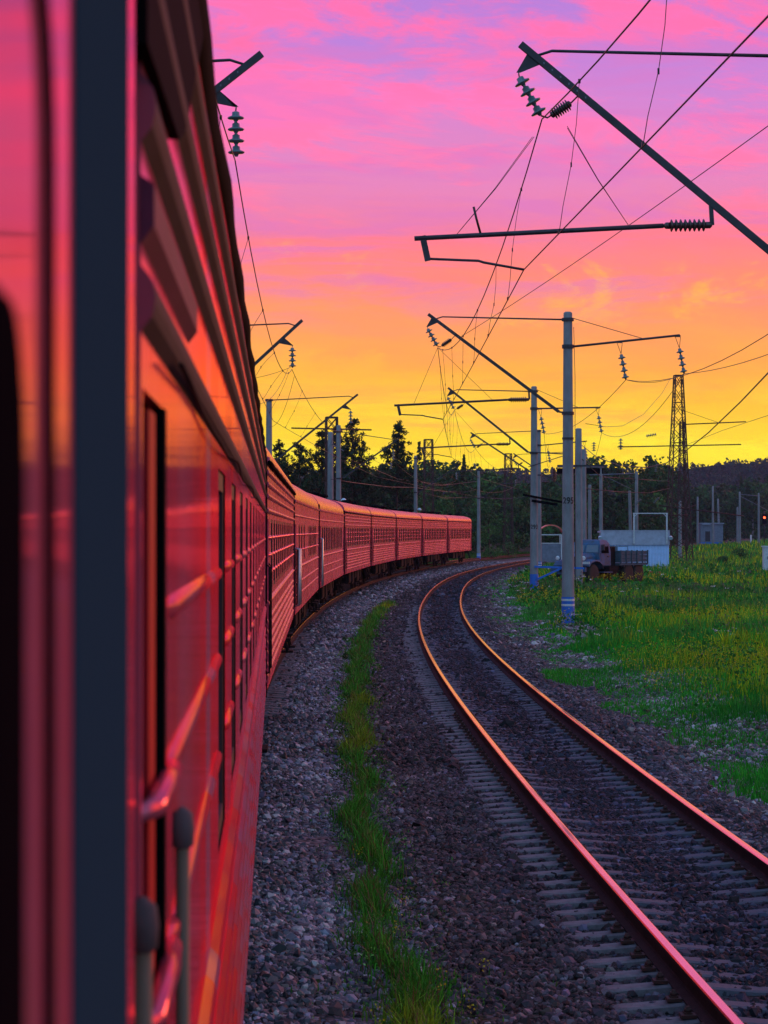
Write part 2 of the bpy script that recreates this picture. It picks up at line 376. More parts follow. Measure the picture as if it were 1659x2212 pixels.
def ground():
    ys = np.concatenate([np.arange(-60, 10, 5), np.arange(10, 90, .5), np.arange(90, 200, 1.5), np.arange(200, 420, 5), np.geomspace(420, 1600, 24)])
    os_ = np.concatenate([[-600,-450,-300,-180,-110,-70,-45,-30,-22,-17,-14,-12], np.arange(-10.5, -4.4, .5), np.arange(-4.4, 7, .2), np.arange(7, 20, .8), [21,24,28,34,42,54,70,95,130,180,260,400,560]])
    OO, YY = np.meshgrid(os_, ys); XX = sidev(YY)+OO
    ZZ = ground_z(XX, YY)
    amp = np.interp(OO, [-12,-8,-4.2,-3.4,-1.6,-1.2,1.2,1.7,4,6,30], [.1,.03,.0,.03,.01,.0,.0,.012,.03,.06,.12])
    ZZ += amp*(np.sin(XX*1.7+YY*.9)+np.sin(XX*.6-YY*1.3+2)+RNG.normal(0, .5, XX.shape))*.5
    ny, nx = XX.shape
    V = np.c_[XX.ravel(), YY.ravel(), ZZ.ravel()]
    i = np.arange(ny*nx).reshape(ny, nx)
    Fc = np.stack([i[:-1,:-1], i[:-1,1:], i[1:,1:], i[1:,:-1]], -1).reshape(-1, 4)
    m, nt, b = nodes('ballast_and_meadow_soil'); L = nt.links.new; N = nt.nodes.new
    me = npmesh('ground', V, Fc.ravel(), np.full(len(Fc), 4), [m], smooth=True)
    a = me.attributes.new('offset', 'FLOAT', 'POINT'); a.data.foreach_set('value', OO.ravel().astype(np.float32))
    at = N('ShaderNodeAttribute'); at.attribute_name = 'offset'
    tc = N('ShaderNodeTexCoord')
    n = N('ShaderNodeTexNoise'); n.inputs['Scale'].default_value = .55; n.inputs['Detail'].default_value = 7; n.inputs['Roughness'].default_value = .7; L(tc.outputs['Object'], n.inputs['Vector'])
    ad = N('ShaderNodeMath'); ad.operation = 'MULTIPLY_ADD'; ad.inputs[1].default_value = 2.2; L(n.outputs['Fac'], ad.inputs[0])
    sb = N('ShaderNodeMath'); sb.operation = 'SUBTRACT'; L(at.outputs['Fac'], sb.inputs[0]); sb.inputs[1].default_value = 1.1; L(sb.outputs[0], ad.inputs[2])
    mr = N('ShaderNodeMapRange'); mr.inputs[1].default_value = -12; mr.inputs[2].default_value = 8; L(ad.outputs[0], mr.inputs[0])
    cr = N('ShaderNodeValToRGB'); e = cr.color_ramp.elements
    stops = [(-12,(.02,.035,.012)),(-10,(.03,.035,.02)),(-8.6,(.06,.05,.05)),(-4.6,(.10,.085,.085)),(-3.6,(.20,.19,.205)),(-3.0,(.15,.14,.15)),(-2.75,(.035,.05,.02)),(-2.4,(.045,.05,.03)),(-2.1,(.10,.075,.07)),
             (-1.5,(.11,.085,.085)),(-1.0,(.06,.055,.06)),(-.6,(.045,.05,.065)),(-.3,(.03,.028,.03)),(.35,(.03,.028,.03)),(.65,(.045,.05,.065)),(1.2,(.07,.06,.065)),(1.9,(.13,.10,.09)),(2.6,(.22,.19,.185)),(3.0,(.16,.14,.12)),(3.5,(.025,.05,.012)),(8,(.012,.035,.007))]
    for i2, (o, c) in enumerate(stops):
        q = e[i2] if i2 < 2 else e.new((o+12)/20)
        q.position = (o+12)/20; q.color = (*c, 1)
    L(mr.outputs[0], cr.inputs[0])
    vo = N('ShaderNodeTexVoronoi'); vo.inputs['Scale'].default_value = 16; L(tc.outputs['Object'], vo.inputs['Vector'])
    hs = N('ShaderNodeMapRange'); hs.inputs[3].default_value = .15; hs.inputs[4].default_value = 1.25
    sc = N('ShaderNodeSeparateColor'); L(vo.outputs['Color'], sc.inputs[0]); L(sc.outputs[0], hs.inputs[0])
    mx = N('ShaderNodeMix'); mx.data_type = 'RGBA'; mx.blend_type = 'MULTIPLY'; mx.inputs[0].default_value = 1
    L(cr.outputs[0], mx.inputs[6]); cc = N('ShaderNodeCombineColor'); [L(hs.outputs[0], cc.inputs[k]) for k in range(3)]; L(cc.outputs[0], mx.inputs[7])
    L(mx.outputs[2], b.inputs['Base Color']); b.inputs['Roughness'].default_value = .95; b.inputs['Specular IOR Level'].default_value = .06
    bp = N('ShaderNodeBump'); bp.inputs['Strength'].default_value = .9; bp.inputs['Distance'].default_value = .05; bp.invert = True
    L(vo.outputs['Distance'], bp.inputs['Height']); L(bp.outputs[0], b.inputs['Normal'])
    o = bpy.data.objects.new('ground', me); COL.objects.link(o); tag(o, kind='structure')
ground()

# ---------------------------------------------------------------- ballast stones (uncountable): one object, a stone on every point
def vnoise(x, y, s, seed):
    r = np.random.default_rng(seed); k = r.normal(0,1/s,(9,2)); ph = r.random(9)*6.283
    return sum(np.sin(x*k[i,0]+y*k[i,1]+ph[i]) for i in range(9))/4.2
def stones():
    pts, cols = [], []
    def scatter(n, y0, y1, o0, o1, s0, s1):
        Y = y0+(y1-y0)*RNG.random(n)**.8; O = o0+(o1-o0)*RNG.random(n)
        X = sidev(Y)+O
        ok = (X > -.175*Y+.2-1.2) & (X < .172*Y+2.0) & (X > np.array(wall_arr(Y))-1.1)
        inside = np.abs(O) < 1.35
        ph = np.abs(((Y/.545) % 1)-.5)
        ok &= ~((np.abs(O) < .62) & (RNG.random(n) < .12)); ok &= ~((np.abs(O) > 1.0) & inside & (O < 0) & (RNG.random(n) < .55))
        X, Y, O = X[ok], Y[ok], O[ok]
        Z = ground_z(X, Y)+RNG.random(len(X))*.012-.004+np.where(np.abs(O) < .62, .006, 0)+np.where((O > 1.0)&(O < 1.5), .012, 0)
        s = (s0+(s1-s0)*RNG.random(len(X)))*RNG.lognormal(-.03,.25,len(X))
        pts.append(np.c_[X, Y, Z, s])
        o = O+(RNG.random(len(O))-.5)*.5
        base = np.stack([np.interp(o, [-5,-3.9,-3.3,-2.9,-2.2,-1.4,-.8,0,.8,1.4,2.4,3.2,4.5], v) for v in
            ([.10,.21,.30,.24,.11,.09,.045,.024,.04,.085,.20,.32,.24],[.085,.20,.29,.23,.08,.075,.048,.027,.046,.075,.17,.28,.2],[.09,.22,.32,.25,.08,.085,.07,.042,.075,.09,.17,.28,.19])], 1)
        base *= np.array((.46,.48,.50))*RNG.lognormal(-.12, .68, (len(o), 1)); base[:,0] *= RNG.lognormal(.02, .13, len(o)); base[:,2] *= RNG.lognormal(.02, .12, len(o))
        base *= (1+.55*np.clip(vnoise(X,Y,.9,61),-1,1)*.6+.35*np.clip(vnoise(X,Y,.3,62),-1,1)*.5)[:,None]; base = np.minimum(base, .42)
        cols.append(base)
    scatter(120000, 12.2, 32, -5.2, 4.6, .017, .036)
    scatter(80000, 31, 62, -6, 5, .026, .045)
    scatter(40000, 60, 110, -7, 5.5, .04, .065)
    scatter(34000, 108, 235, -8, 6, .06, .09)
    A = np.concatenate(pts); C = np.concatenate(cols)
    me = bpy.data.meshes.new('ballast_stones'); me.vertices.add(len(A)); me.vertices.foreach_set('co', A[:,:3].astype(np.float32).ravel())
    n = len(A)
    def att(nm, t, k, arr): a = me.attributes.new(nm, t, 'POINT'); a.data.foreach_set(k, arr.astype(np.float32).ravel())
    att('stone_rot', 'FLOAT_VECTOR', 'vector', RNG.random((n,3))*6.283)
    att('stone_scale', 'FLOAT_VECTOR', 'vector', A[:,3:4]*(.65+.7*RNG.random((n,3))))
    att('stone_colour', 'FLOAT_COLOR', 'color', np.c_[C, np.ones(n)])
    m, nt, b = nodes('ballast_stone'); a = nt.nodes.new('ShaderNodeAttribute'); a.attribute_type = 'INSTANCER'; a.attribute_name = 'stone_colour'
    nt.links.new(a.outputs['Color'], b.inputs['Base Color']); b.inputs['Roughness'].default_value = .75; b.inputs['Specular IOR Level'].default_value = .3
    o = bpy.data.objects.new('ballast_stones', me); COL.objects.link(o); tag(o, kind='stuff')
    ng = bpy.data.node_groups.new('stones', 'GeometryNodeTree')
    ng.interface.new_socket('Geometry', in_out='INPUT', socket_type='NodeSocketGeometry'); ng.interface.new_socket('Geometry', in_out='OUTPUT', socket_type='NodeSocketGeometry')
    N = ng.nodes.new; L = ng.links.new
    gi, go = N('NodeGroupInput'), N('NodeGroupOutput')
    ico = N('GeometryNodeMeshIcoSphere'); ico.inputs['Radius'].default_value = 1; ico.inputs['Subdivisions'].default_value = 1
    sp = N('GeometryNodeSetPosition'); rv = N('FunctionNodeRandomValue'); rv.data_type = 'FLOAT_VECTOR'; rv.inputs[0].default_value = (-.22,)*3; rv.inputs[1].default_value = (.22,)*3
    L(ico.outputs['Mesh'], sp.inputs['Geometry']); L(rv.outputs[0], sp.inputs['Offset'])
    sm = N('GeometryNodeSetMaterial'); sm.inputs['Material'].default_value = m; L(sp.outputs[0], sm.inputs['Geometry'])
    ss = N('GeometryNodeSetShadeSmooth'); ss.inputs['Shade Smooth'].default_value = False; L(sm.outputs[0], ss.inputs['Geometry'])
    ip = N('GeometryNodeInstanceOnPoints'); L(gi.outputs[0], ip.inputs['Points']); L(ss.outputs[0], ip.inputs['Instance'])
    for nm, k in (('stone_rot', 'Rotation'), ('stone_scale', 'Scale')):
        na = N('GeometryNodeInputNamedAttribute'); na.data_type = 'FLOAT_VECTOR'; na.inputs[0].default_value = nm
        if k == 'Rotation':
            er = N('FunctionNodeEulerToRotation'); L(na.outputs[0], er.inputs[0]); L(er.outputs[0], ip.inputs[k])
        else: L(na.outputs[0], ip.inputs[k])
    L(ip.outputs[0], go.inputs[0])
    md = o.modifiers.new('stones', 'NODES'); md.node_group = ng
def wall_arr(Y): return -2.13+(Y-70.5)**2/2290.0
stones()

# ---------------------------------------------------------------- rails and sleepers
RAILP = [(-.075,-.18),(.075,-.18),(.075,-.168),(.02,-.150),(.010,-.135),(.010,-.055),(.0365,-.040),(.0375,-.010),(.030,-.001),(.018,0),(-.018,0),(-.030,-.001),(-.0375,-.010),(-.0365,-.040),(-.010,-.055),(-.010,-.135),(-.02,-.150),(-.075,-.168)]
def rail(fx, off, y0, y1, label, group='rails of the two tracks'):
    ys = [y for y in YS if y0 <= y <= y1]; V, Fc, mi = [], [], []
    n = len(RAILP)
    for y in ys:
        t = Vector((fx(y+.5)-fx(y-.5), 1, 0)).normalized(); r = Vector((t.y, -t.x, 0))
        c = Vector((fx(y), y, 0))+r*off
        V += [tuple(c+r*a+Vector((0,0,b))) for a, b in RAILP]
    for i in range(len(ys)-1):
        for k in range(n):
            k2 = (k+1) % n; Fc += [i*n+k, i*n+k2, (i+1)*n+k2, (i+1)*n+k]; mi.append(1 if k in (7,8,9,10,11) else 0)
    me = npmesh('rail', V, Fc, np.full(len(mi), 4), [M['railside'], M['railtop']], matidx=mi)
    import bmesh
    bm = bmesh.new(); bm.from_mesh(me); bmesh.ops.recalc_face_normals(bm, faces=bm.faces); bm.to_mesh(me); bm.free()
    o = bpy.data.objects.new('rail', me); COL.objects.link(o); tag(o, label, 'rail', group)
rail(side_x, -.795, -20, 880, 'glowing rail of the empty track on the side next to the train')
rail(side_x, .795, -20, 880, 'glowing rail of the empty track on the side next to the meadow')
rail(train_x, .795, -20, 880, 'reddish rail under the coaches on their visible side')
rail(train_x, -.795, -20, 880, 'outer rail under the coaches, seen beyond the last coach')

def sleeper_mesh():
    mb = MB(); xs = [-1.35,-1.30,-.98,-.88,-.70,-.60,-.25,0,.25,.60,.70,.88,.98,1.30,1.35]
    zt = {1.35:-.235,1.30:-.212,.98:-.190,.88:-.181,.70:-.181,.60:-.192,.25:-.222,0:-.225}
    V, Fc = [], []
    for x in xs:
        z = zt[abs(x)]; h = .085+(z+.225)*.25
        V += [(x,-h-.05,-.38),(x,-h-.012,z-.012),(x,-h+.014,z),(x,h-.014,z),(x,h+.012,z-.012),(x,h+.05,-.38)]
    n = 6
    for i in range(len(xs)-1):
        for k in range(n-1): Fc.append((i*n+k, (i+1)*n+k, (i+1)*n+k+1, i*n+k+1))
    Fc += [tuple(range(n)), tuple((len(xs)-1)*n+k for k in range(n))]
    mb.add(V, Fc); return mb
def clip_mesh():
    mb = MB()
    mb.box((0,0,-.166), (.10,.11,.022)); mb.box((0,0,-.150), (.055,.06,.016))
    mb.tube([(0,0,-.15),(0,0,-.105)], .015, 6); mb.tube([(0,0,-.142),(0,0,-.120)], .026, 6)
    return mb
s0 = sleeper_mesh().build('sleeper', M['sleeper'])
c0 = clip_mesh().build('rail_clip', M['rust'], s0); c0.location = (-.93,0,0)
for x in (-.66, .66, .93):
    c = c0.copy(); COL.objects.link(c); c.parent = s0; c.location = (x,0,0)
def place_sleepers(fx, y0, y1, lab, grp, clips_to):
    first = True; y = y0; k = 0
    global s0
    while y < y1:
        o = s0 if (s0 is not None and s0.get('label') is None) else SLEEPER.copy()
        if o is not SLEEPER0: COL.objects.link(o)
        if o is not SLEEPER0 and y < clips_to:
            for ch in SLEEPER0.children:
                c = ch.copy(); COL.objects.link(c); c.parent = o
        j = random.uniform(-.015, .015)
        o.location = (fx(y), y, random.uniform(-.012,.006)); o.rotation_euler = (0, 0, math.atan2(-(fx(y+1)-fx(y-1))/2, 1)+j)
        tag(o, lab, 'sleeper', grp)
        y += .545+random.uniform(-.02,.02)
SLEEPER0 = s0; SLEEPER = s0
place_sleepers(side_x, 12.4, 100, 'worn concrete sleeper half sunk in ballast under the empty curving track', 'sleepers of the empty track', 40)
place_sleepers(train_x, 40, 75, 'concrete sleeper whose end shows in the ballast beside the coaches', 'sleepers under the train', 0)
# ---------------------------------------------------------------- the train
LB, HW = 23.6, 1.53
def profile(kind):
    if kind == 'smooth': low, up, eave = [(1.50,.022,.03),(1.78,.022,.03),(2.14,.035,.04)], [(3.34,.02,.03)], 3.665
    elif kind == 'own': low, up, eave = [(1.28,.004,.03),(2.14,.004,.03)], [(3.62,.004,.034)], 3.84
    elif kind == 'near': low, up, eave = [(1.28,.014,.03),(1.41,.014,.03),(1.55,.014,.03),(1.67,.014,.03),(1.80,.014,.03),(1.92,.014,.03),(2.14,.02,.035)], [(3.225,.014,.032),(3.41,.014,.034),(3.55,.014,.034),(3.69,.014,.034)], 3.84
    else: low, up, eave = [(1.28,.022,.036),(1.41,.022,.036),(1.55,.022,.036),(1.67,.022,.036),(1.80,.022,.036),(1.92,.022,.036),(2.14,.035,.04)], [(3.235,.03,.034),(3.41,.03,.034),(3.55,.03,.034),(3.69,.03,.034)], 3.84
    pr = [(1.08, HW-.03), (1.13, HW)]
    def ribs(lst):
        for z, p, h in lst:
            for dz, q in ((-h,0),(-h*.55,.8),(-h*.15,1),(h*.15,1),(h*.55,.8),(h,0)): pr.append((z+dz, HW+p*q))
    ribs(low); pr.append((2.27, HW)); pr.append((3.14, HW)); ribs(up)
    e = eave
    q = .008 if kind == 'near' else .04
    pr += [(e-.035, HW), (e-.02, HW+q), (e+.02, HW+q), (e+.035, HW-.005)]
    z0 = e+.035; H = 4.40-z0
    ro = []
    for k in range(1, 11):
        a = k/10*math.pi/2; ro.append((z0+H*math.sin(a)**.92, (HW-.005)*math.cos(a)**.72 if k < 10 else 0))
    return pr, ro
WINDOWS = {
 'ribbed': [(2.2+i*1.56, 2.2+i*1.56+.92) for i in range(13)],
 'plain': [(1.9+i*1.52, 1.9+i*1.52+.98) for i in range(13)],
 'smooth': [(3.0,3.8),(4.9,5.7),(7.0,7.9)]+[(11.6+i*1.5, 11.6+i*1.5+.9) for i in range(6)],
 'near': [(2.96+i*1.5, 2.96+i*1.5+.66) for i in range(13)],
}
def coach_mesh(kind, L, doors, windows, zdoor=(1.24, 3.14)):
    pr, ro = profile({'plain':'smooth','smooth':'smooth','near':'near','own':'own'}.get(kind,'ribbed'))
    b = MB()
    ops = [(a, c, 2.27, 3.14) for a, c in windows]+[(a, c, pr[1][0], 3.14) for a, c in doors]
    xs = sorted({0, L}|{x for o in ops for x in o[:2]})
    vs, fs, ms = [], [], []
    for i in range(len(xs)-1):
        xm = (xs[i]+xs[i+1])/2
        hole = [(z0, z1) for a, c, z0, z1 in ops if a < xm < c]
        o = len(vs)
        for z, r in pr: vs += [(xs[i], -r, z), (xs[i+1], -r, z)]
        for k in range(len(pr)-1):
            zm = (pr[k][0]+pr[k+1][0])/2
            if any(z0 < zm < z1 for z0, z1 in hole): continue
            fs.append((o+2*k, o+2*k+1, o+2*k+3, o+2*k+2)); ms.append(3 if kind == 'near' and 3.17 < zm < 3.76 and (pr[k][1] > HW+.001 or pr[k+1][1] > HW+.001) else 0)
    for i in (0, 3):
        b.add(vs, [f for f, q in zip(fs, ms) if q == i], i)
    for a, c, z0, z1 in ops:                  # reveals
        d = HW-(.11 if z0 > 2 else .07)
        q = [(a,-HW,z0),(c,-HW,z0),(c,-HW,z1),(a,-HW,z1),(a,-d,z0),(c,-d,z0),(c,-d,z1),(a,-d,z1)]
        b.add(q, [(0,1,5,4),(1,2,6,5),(2,3,7,6),(3,0,4,7)], 2 if z0 > 2 else 0)
    if kind not in ('plain', 'own'):                       # raised ribs on the piers between the windows
        edges = sorted(x for o in windows for x in o)
        piers = [(doors[0][1]+.06, edges[0])]+[(edges[i], edges[i+1]) for i in range(1, len(edges)-1, 2)]+[(edges[-1], doors[-1][0]-.06)]
        zs = (2.54, 2.9) if kind == 'smooth' else ((2.50,2.715,2.905) if kind == 'near' else (2.49,2.70,2.91))
        for a, c in piers:
            if c-a < .2: continue
            for z in zs:
                p, h = (.011, .017) if kind == 'near' else (.030, .030); A, C = a+.09, c-.09
                pts = []
                for x, s in ((a+.03,0),(A,1),(C,1),(c-.03,0)):
                    pts += [(x,-HW+.002,z-h*(.35+.65*s)), (x,-HW-p*s*.8,z-h*.5), (x,-HW-p*s,z), (x,-HW-p*s*.8,z+h*.5), (x,-HW+.002,z+h*(.35+.65*s))]
                b.add(pts, [(5*i+k, 5*i+5+k, 5*i+6+k, 5*i+1+k) for i in range(3) for k in range(4)], 0, True)
    # left wall, roof, ends, floor
    o = [(0, r, z) for z, r in pr]; q = [(L, r, z) for z, r in pr]; n = len(pr)
    b.add(o+q, [(k, n+k, n+k+1, k+1) for k in range(n-1)], 0)
    arc = [(-r, z) for z, r in [pr[-1]]+ro]+[(r, z) for z, r in reversed(ro[:-1])]+[(pr[-1][1], pr[-1][0])]
    n = len(arc); NX = 12
    b.add([(L*i/NX, y, z) for i in range(NX+1) for y, z in arc], [(i*n+k, (i+1)*n+k, (i+1)*n+k+1, i*n+k+1) for i in range(NX) for k in range(n-1)], 1, True)
    for x in (0, L):
        b.add([(x, -r, z) for z, r in pr]+[(x, y, z) for y, z in arc[1:-1]]+[(x, r, z) for z, r in reversed(pr)], [tuple(range(2*len(pr)+n-2))], 0)
    b.add([(0,-HW,1.1),(L,-HW,1.1),(L,HW,1.1),(0,HW,1.1)], [(0,1,2,3)], 0)
    b.add([(0.02,-HW+.12,1.2),(L-.02,-HW+.12,1.2),(L-.02,-HW+.12,3.6),(.02,-HW+.12,3.6)], [(0,1,2,3)], 2)   # dark saloon behind the panes
    return b
def window_parts(root, a, c, lower=True):
    f = MB(); z0, z1 = 2.27, 3.14; w = .045
    for x0, x1, y0, y1 in ((a,c,z0,z0+w),(a,c,z1-w,z1),(a,a+w,z0+w,z1-w),(c-w,c,z0+w,z1-w)):
        f.box(((x0+x1)/2, -HW+.03, (y0+y1)/2), (x1-x0, .05, y1-y0))
    f.box(((a+c)/2, -HW+.07, 2.92), (c-a-2*w, .03, .03))
    o = f.build('window', M['wframe'], root)
    p = MB(); p.box(((a+c)/2, -HW+.095, (z0+z1)/2), (c-a-2*w+.01, .012, z1-z0-2*w+.01)); p.build('pane', M['glass'], o)
def bogie(root, x):
    f = MB()
    for y in (-1.0, 1.0):
        f.box((x, y, .62), (3.0, .14, .18)); f.box((x, y, .80), (1.0, .2, .3))
        for dx in (-1.2, 1.2):
            f.box((x+dx, y, .5), (.34, .2, .3)); f.tube([(x+dx-.25,y,.55),(x+dx-.25,y,.85)], .09, 8); f.tube([(x+dx+.25,y,.55),(x+dx+.25,y,.85)], .09, 8)
        f.box((x, y*1.14, .35), (2.1, .05, .09)); f.beam((x-1.45,y*1.1,.25),(x-.9,y*1.1,.55), .06, .06)
    f.box((x, 0, .78), (.7, 1.9, .24))
    o = f.build('bogie', M['under'], root)
    for dx in (-1.2, 1.2):
        w = MB(); w.tube([(x+dx,-.68,.475),(x+dx,.68,.475)], .08, 8)
        for s in (-1, 1):
            w.lathe((x+dx,s*.72,.475),(x+dx,s*.86,.475), [(0,.2),(0,.505),(.2,.505),(.25,.478),(1,.470),(1,.40),(.7,.36),(.7,.2)], 20)
        w.build('wheelset', M['under'], o)
def handrail(root, x, z0=1.3, z1=2.65, m='chrome', y=None, r=.016):
    y = -HW-.065 if y is None else y
    b = MB(); b.tube([(x,-HW+.01,z0),(x,y,z0+.03),(x,y,z1-.03),(x,-HW+.01,z1)], r, 6); b.build('handrail', M[m], root)
def coach(kind, label, paintmat, k=0, last=False):
    L = LB
    root = thing('passenger_coach', label, 'train coach', group='coaches of the curving train')
    dn = (.28, 1.02); df = (L-1.02, L-.28)
    wins = WINDOWS[kind]
    coach_mesh(kind, L, [dn, df], wins).build('body', [paintmat, M['roof'] if kind in ('smooth','plain') else M['roof'], M['black']], root)
    for a, c in wins: window_parts(root, a, c)
    for a, c in (dn, df):
        b = MB(); b.box(((a+c)/2, -HW+.06, 2.13), (c-a-.02, .03, 2.0)); d = b.build('door', M['red'] if kind != 'near' else M['post'], root)
        g = MB(); g.box(((a+c)/2, -HW+.04, 2.72), (.44, .012, .62)); g.build('door_pane', M['glass'], d)
        for x in (a-.07, c+.07): handrail(root, x, 1.3, 2.6, 'under', -HW-.03, .011)
    if kind == 'ribbed':
        b = MB(); b.tube([(x,-HW-.035,3.80+.006*math.sin(x*2.1)) for x in np.linspace(0,L,24)], .026, 6); b.build('gutter', M['black'], root)
    for x, s in ((0,-1),(L,1)):               # end frame posts at the gangway
        b = MB()
        b.tube([(x+s*.03, -HW+.015, z) for z in (1.1, 3.86)], .03, 6)
        b.build('corner_post', M['black'], root)
    if not last:
        b = MB()
        for i in range(9): b.box((L+.045+.089*i, 0, 2.45), (.05, 1.22-.06*(i%2), 2.45-.06*(i%2)))
        b.build('gangway_bellows', M['black'], root)
    b = MB(); b.lathe((L+.02,-.9,1.06),(L+.4,-.9,1.06), [(0,.09),(.7,.09),(.72,.24),(1,.24)], 12); b.lathe((L+.02,.9,1.06),(L+.4,.9,1.06), [(0,.09),(.7,.09),(.72,.24),(1,.24)], 12)
    b.box((L+.25,0,1.04),(.5,.25,.22)); b.build('buffer_gear', M['under'], root)
    for x in (3.4, L-3.4): bogie(root, x)
    for x, w, h in ((7.6,1.9,.55),(10.4,1.5,.62),(12.6,1.0,.4),(14.7,2.0,.58),(16.9,.9,.45)):
        b = MB(); b.box((x,-.88,1.08-h/2), (w,.85,h)); b.box((x,-1.32,1.08-h/2), (w*.9,.03,h*.8)); b.beam((x-w/2-.2,-1.2,1.08),(x-w/2-.05,-1.2,1.08-h), .06, .06); b.build('equipment_box', M['under'], root)
    b = MB()
    for s in (.65, L-.65):
        for i, z in enumerate((.95, .65, .38)): b.box((s, -1.30-.05*i, z), (.62, .26, .04))
        for q in (-.32, .32): b.beam((s+q,-1.2,1.1),(s+q,-1.42,.36), .04, .05)
    b.build('steps', M['under'], root)
    for i in range(3):
        x = (1.9, 2.9, L-2.2)[i]
        b = MB(); b.lathe((x,-.35,4.36),(x,-.35,4.62), [(0,.12),(.45,.12),(.5,.28),(.95,.26),(1,.05)], 10); b.lathe((x,.35,4.36),(x,.35,4.62), [(0,.12),(.45,.12),(.5,.28),(.95,.26),(1,.05)], 10)
        b.build('roof_vent', M['black'], root)
    if k:
        pass
    return root
def gap_x(Y): return wall_x(Y)
def set_coach(root, k):                        # coach k runs from joint k to joint k+1
    y0, y1 = 2.2+24.4*k, 2.2+24.4*(k+1)
    p, q = Vector((gx(k), y0, 0)), Vector((gx(k+1), y1, 0))
    d = (q-p).normalized(); r = Vector((d.y, -d.x, 0))
    o = p+d*(.4 if k else .0)-r*HW
    root.location = o; root.rotation_euler = (0, 0, math.atan2(d.y, d.x))
GX = {0: -.235, 1: -1.37, 2: -2.0, 3: -2.13, 4: -1.73, 5: -.70, 6: .78, 7: 2.86, 8: 5.47, 9: 8.49}
def gx(k): return GX[k] if k in GX else wall_x(2.2+24.4*k)

rib = coach('ribbed', 'ribbed red coach whose three rows of rib ends shine sharply just beyond the blurred one', M['red']); set_coach(rib, 1)
kids = {5: 'ribbed red coach right after the two smooth-sided ones', 6: 'ribbed red coach with three orange bars before its first window, mid train',
        7: 'ribbed red coach third from the tail of the train', 8: 'ribbed red coach coupled just ahead of the tail coach'}
RIBBED = {1: rib}
for k in (4, 5, 6, 7):
    RIBBED[k] = c = copy_tree(rib); set_coach(c, k); c['label'] = kids[k+1]
tail = copy_tree(rib); tail['label'] = 'tail coach with its end wall free beside a blue-footed pole'; set_coach(tail, 8)
for ch in list(tail.children):
    if ch.name.startswith('gangway_bellows'): bpy.data.objects.remove(ch)
sm = coach('smooth', 'smooth-sided red coach with three lone windows and a tall silver handrail frame', M['red_far']); set_coach(sm, 2)
for x in (.15, 1.15): handrail(sm, x, 1.3, 2.6, 'chrome', -HW-.1, .03)
pl = coach('plain', 'smooth-sided red coach with a dense row of plain tall windows', M['red_far']); set_coach(pl, 3)
for x in (.1, .32): handrail(pl, x, 1.15, 2.75, 'chrome', -HW-.09, .035)

# the blurred coach next to the camera's own
nr = thing('passenger_coach', 'blurred grey and red coach close to the camera with glossy ribbed side', 'train coach', group='coaches of the curving train')
L_ = 24.0; dn = (.03, .47); df = (L_-1.0, L_-.3)
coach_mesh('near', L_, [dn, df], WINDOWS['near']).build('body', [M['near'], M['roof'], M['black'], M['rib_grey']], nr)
for a, c in WINDOWS['near']: window_parts(nr, a, c)
b = MB(); b.box((.12,-HW+.035,2.13), (.17,.02,2.0)); d = b.build('door', M['post'], nr); tag(d, 'dark grey end door')
b = MB(); b.box((.30,-HW+.02,2.13), (.13,.03,2.0)); b.build('door_edge', M['door_red'], d)
b = MB(); b.box((.44,-HW+.012,2.13), (.045,.03,2.02)); b.build('door_seal', M['black'], d)
b = MB(); b.box((L_-.65,-HW+.06,2.13), (.68,.03,2.0)); b.build('door', M['post'], nr)
b = MB(); b.tube([(x,-HW+.036+.004*math.sin(x*3.3),3.83+.008*math.sin(x*2.1)) for x in np.linspace(0,L_,60)], .055, 8); b.build('gutter', M['black'], nr)
for z in (2.715, 2.50):
    b = MB(); b.tube([(.07,-HW+.012,z),(.12,-HW-.008,z+.004),(.38,-HW-.010,z+.003),(.58,-HW-.004,z-.004),(.62,-HW+.004,z-.008)], [.008,.012,.013,.013,.009], 8); b.build('door_bar', M['near'], d)
def knob_rail(x, m, y):
    b = MB(); b.tube([(x,-HW-y,1.3),(x,-HW-y,2.62)], .009, 8); d = b.build('handrail', M[m], nr)
    b = MB(); b.lathe((x,-HW-y,2.595),(x,-HW-y,2.65), [(0,.006),(.12,.014),(.5,.0155),(.85,.013),(1,.003)], 12); b.build('handrail_knob', M['knob'], d)
knob_rail(-.02, 'olive', .004); knob_rail(.70, 'olive', .012)
b = MB(); b.prism([Vector((0,-HW+.002,3.345)),Vector((0,-HW-.013,3.335)),Vector((0,-HW-.013,3.295)),Vector((0,-HW+.002,3.275))], (.0,0,0), (1.2,0,0)); b.build('door_awning', M['plum'], nr)
b = MB(); b.prism([Vector((x,0,z)) for x, z in ((-.1,3.45),(.6,3.48),(.78,3.52),(1.5,3.80),(1.5,4.02),(-.1,4.02))], (0,-HW+.02,0), (0,-HW-.012,0)); b.build('end_fairing', M['black'], nr)
for x in (L_+.03,): 
    b = MB(); b.tube([(x,-HW+.01,1.1),(x,-HW+.01,3.86)], .03, 6); b.build('corner_post', M['black'], nr)
b = MB()
for i in range(8): b.box((L_+.045+.085*i,0,2.45),(.05,1.22-.06*(i%2),2.45)); 
b.build('gangway_bellows', M['black'], nr)
for x in (3.4, L_-3.4): bogie(nr, x)
for x, w, h in ((8.5,2.2,.55),(12,1.5,.6),(15,2,.5)):
    b = MB(); b.box((x,-.88,1.08-h/2), (w,.85,h)); b.build('equipment_box', M['under'], nr)
b = MB(); b.tube([(x, -HW-.012-.004*math.sin(x*3), 3.19+.012*math.sin(x*1.7)) for x in np.arange(.55, L_, .5)], .0035, 5); b.build('roof_cable', M['under'], nr)
set_coach(nr, 0)
nr.location += Vector((0,.02,0))

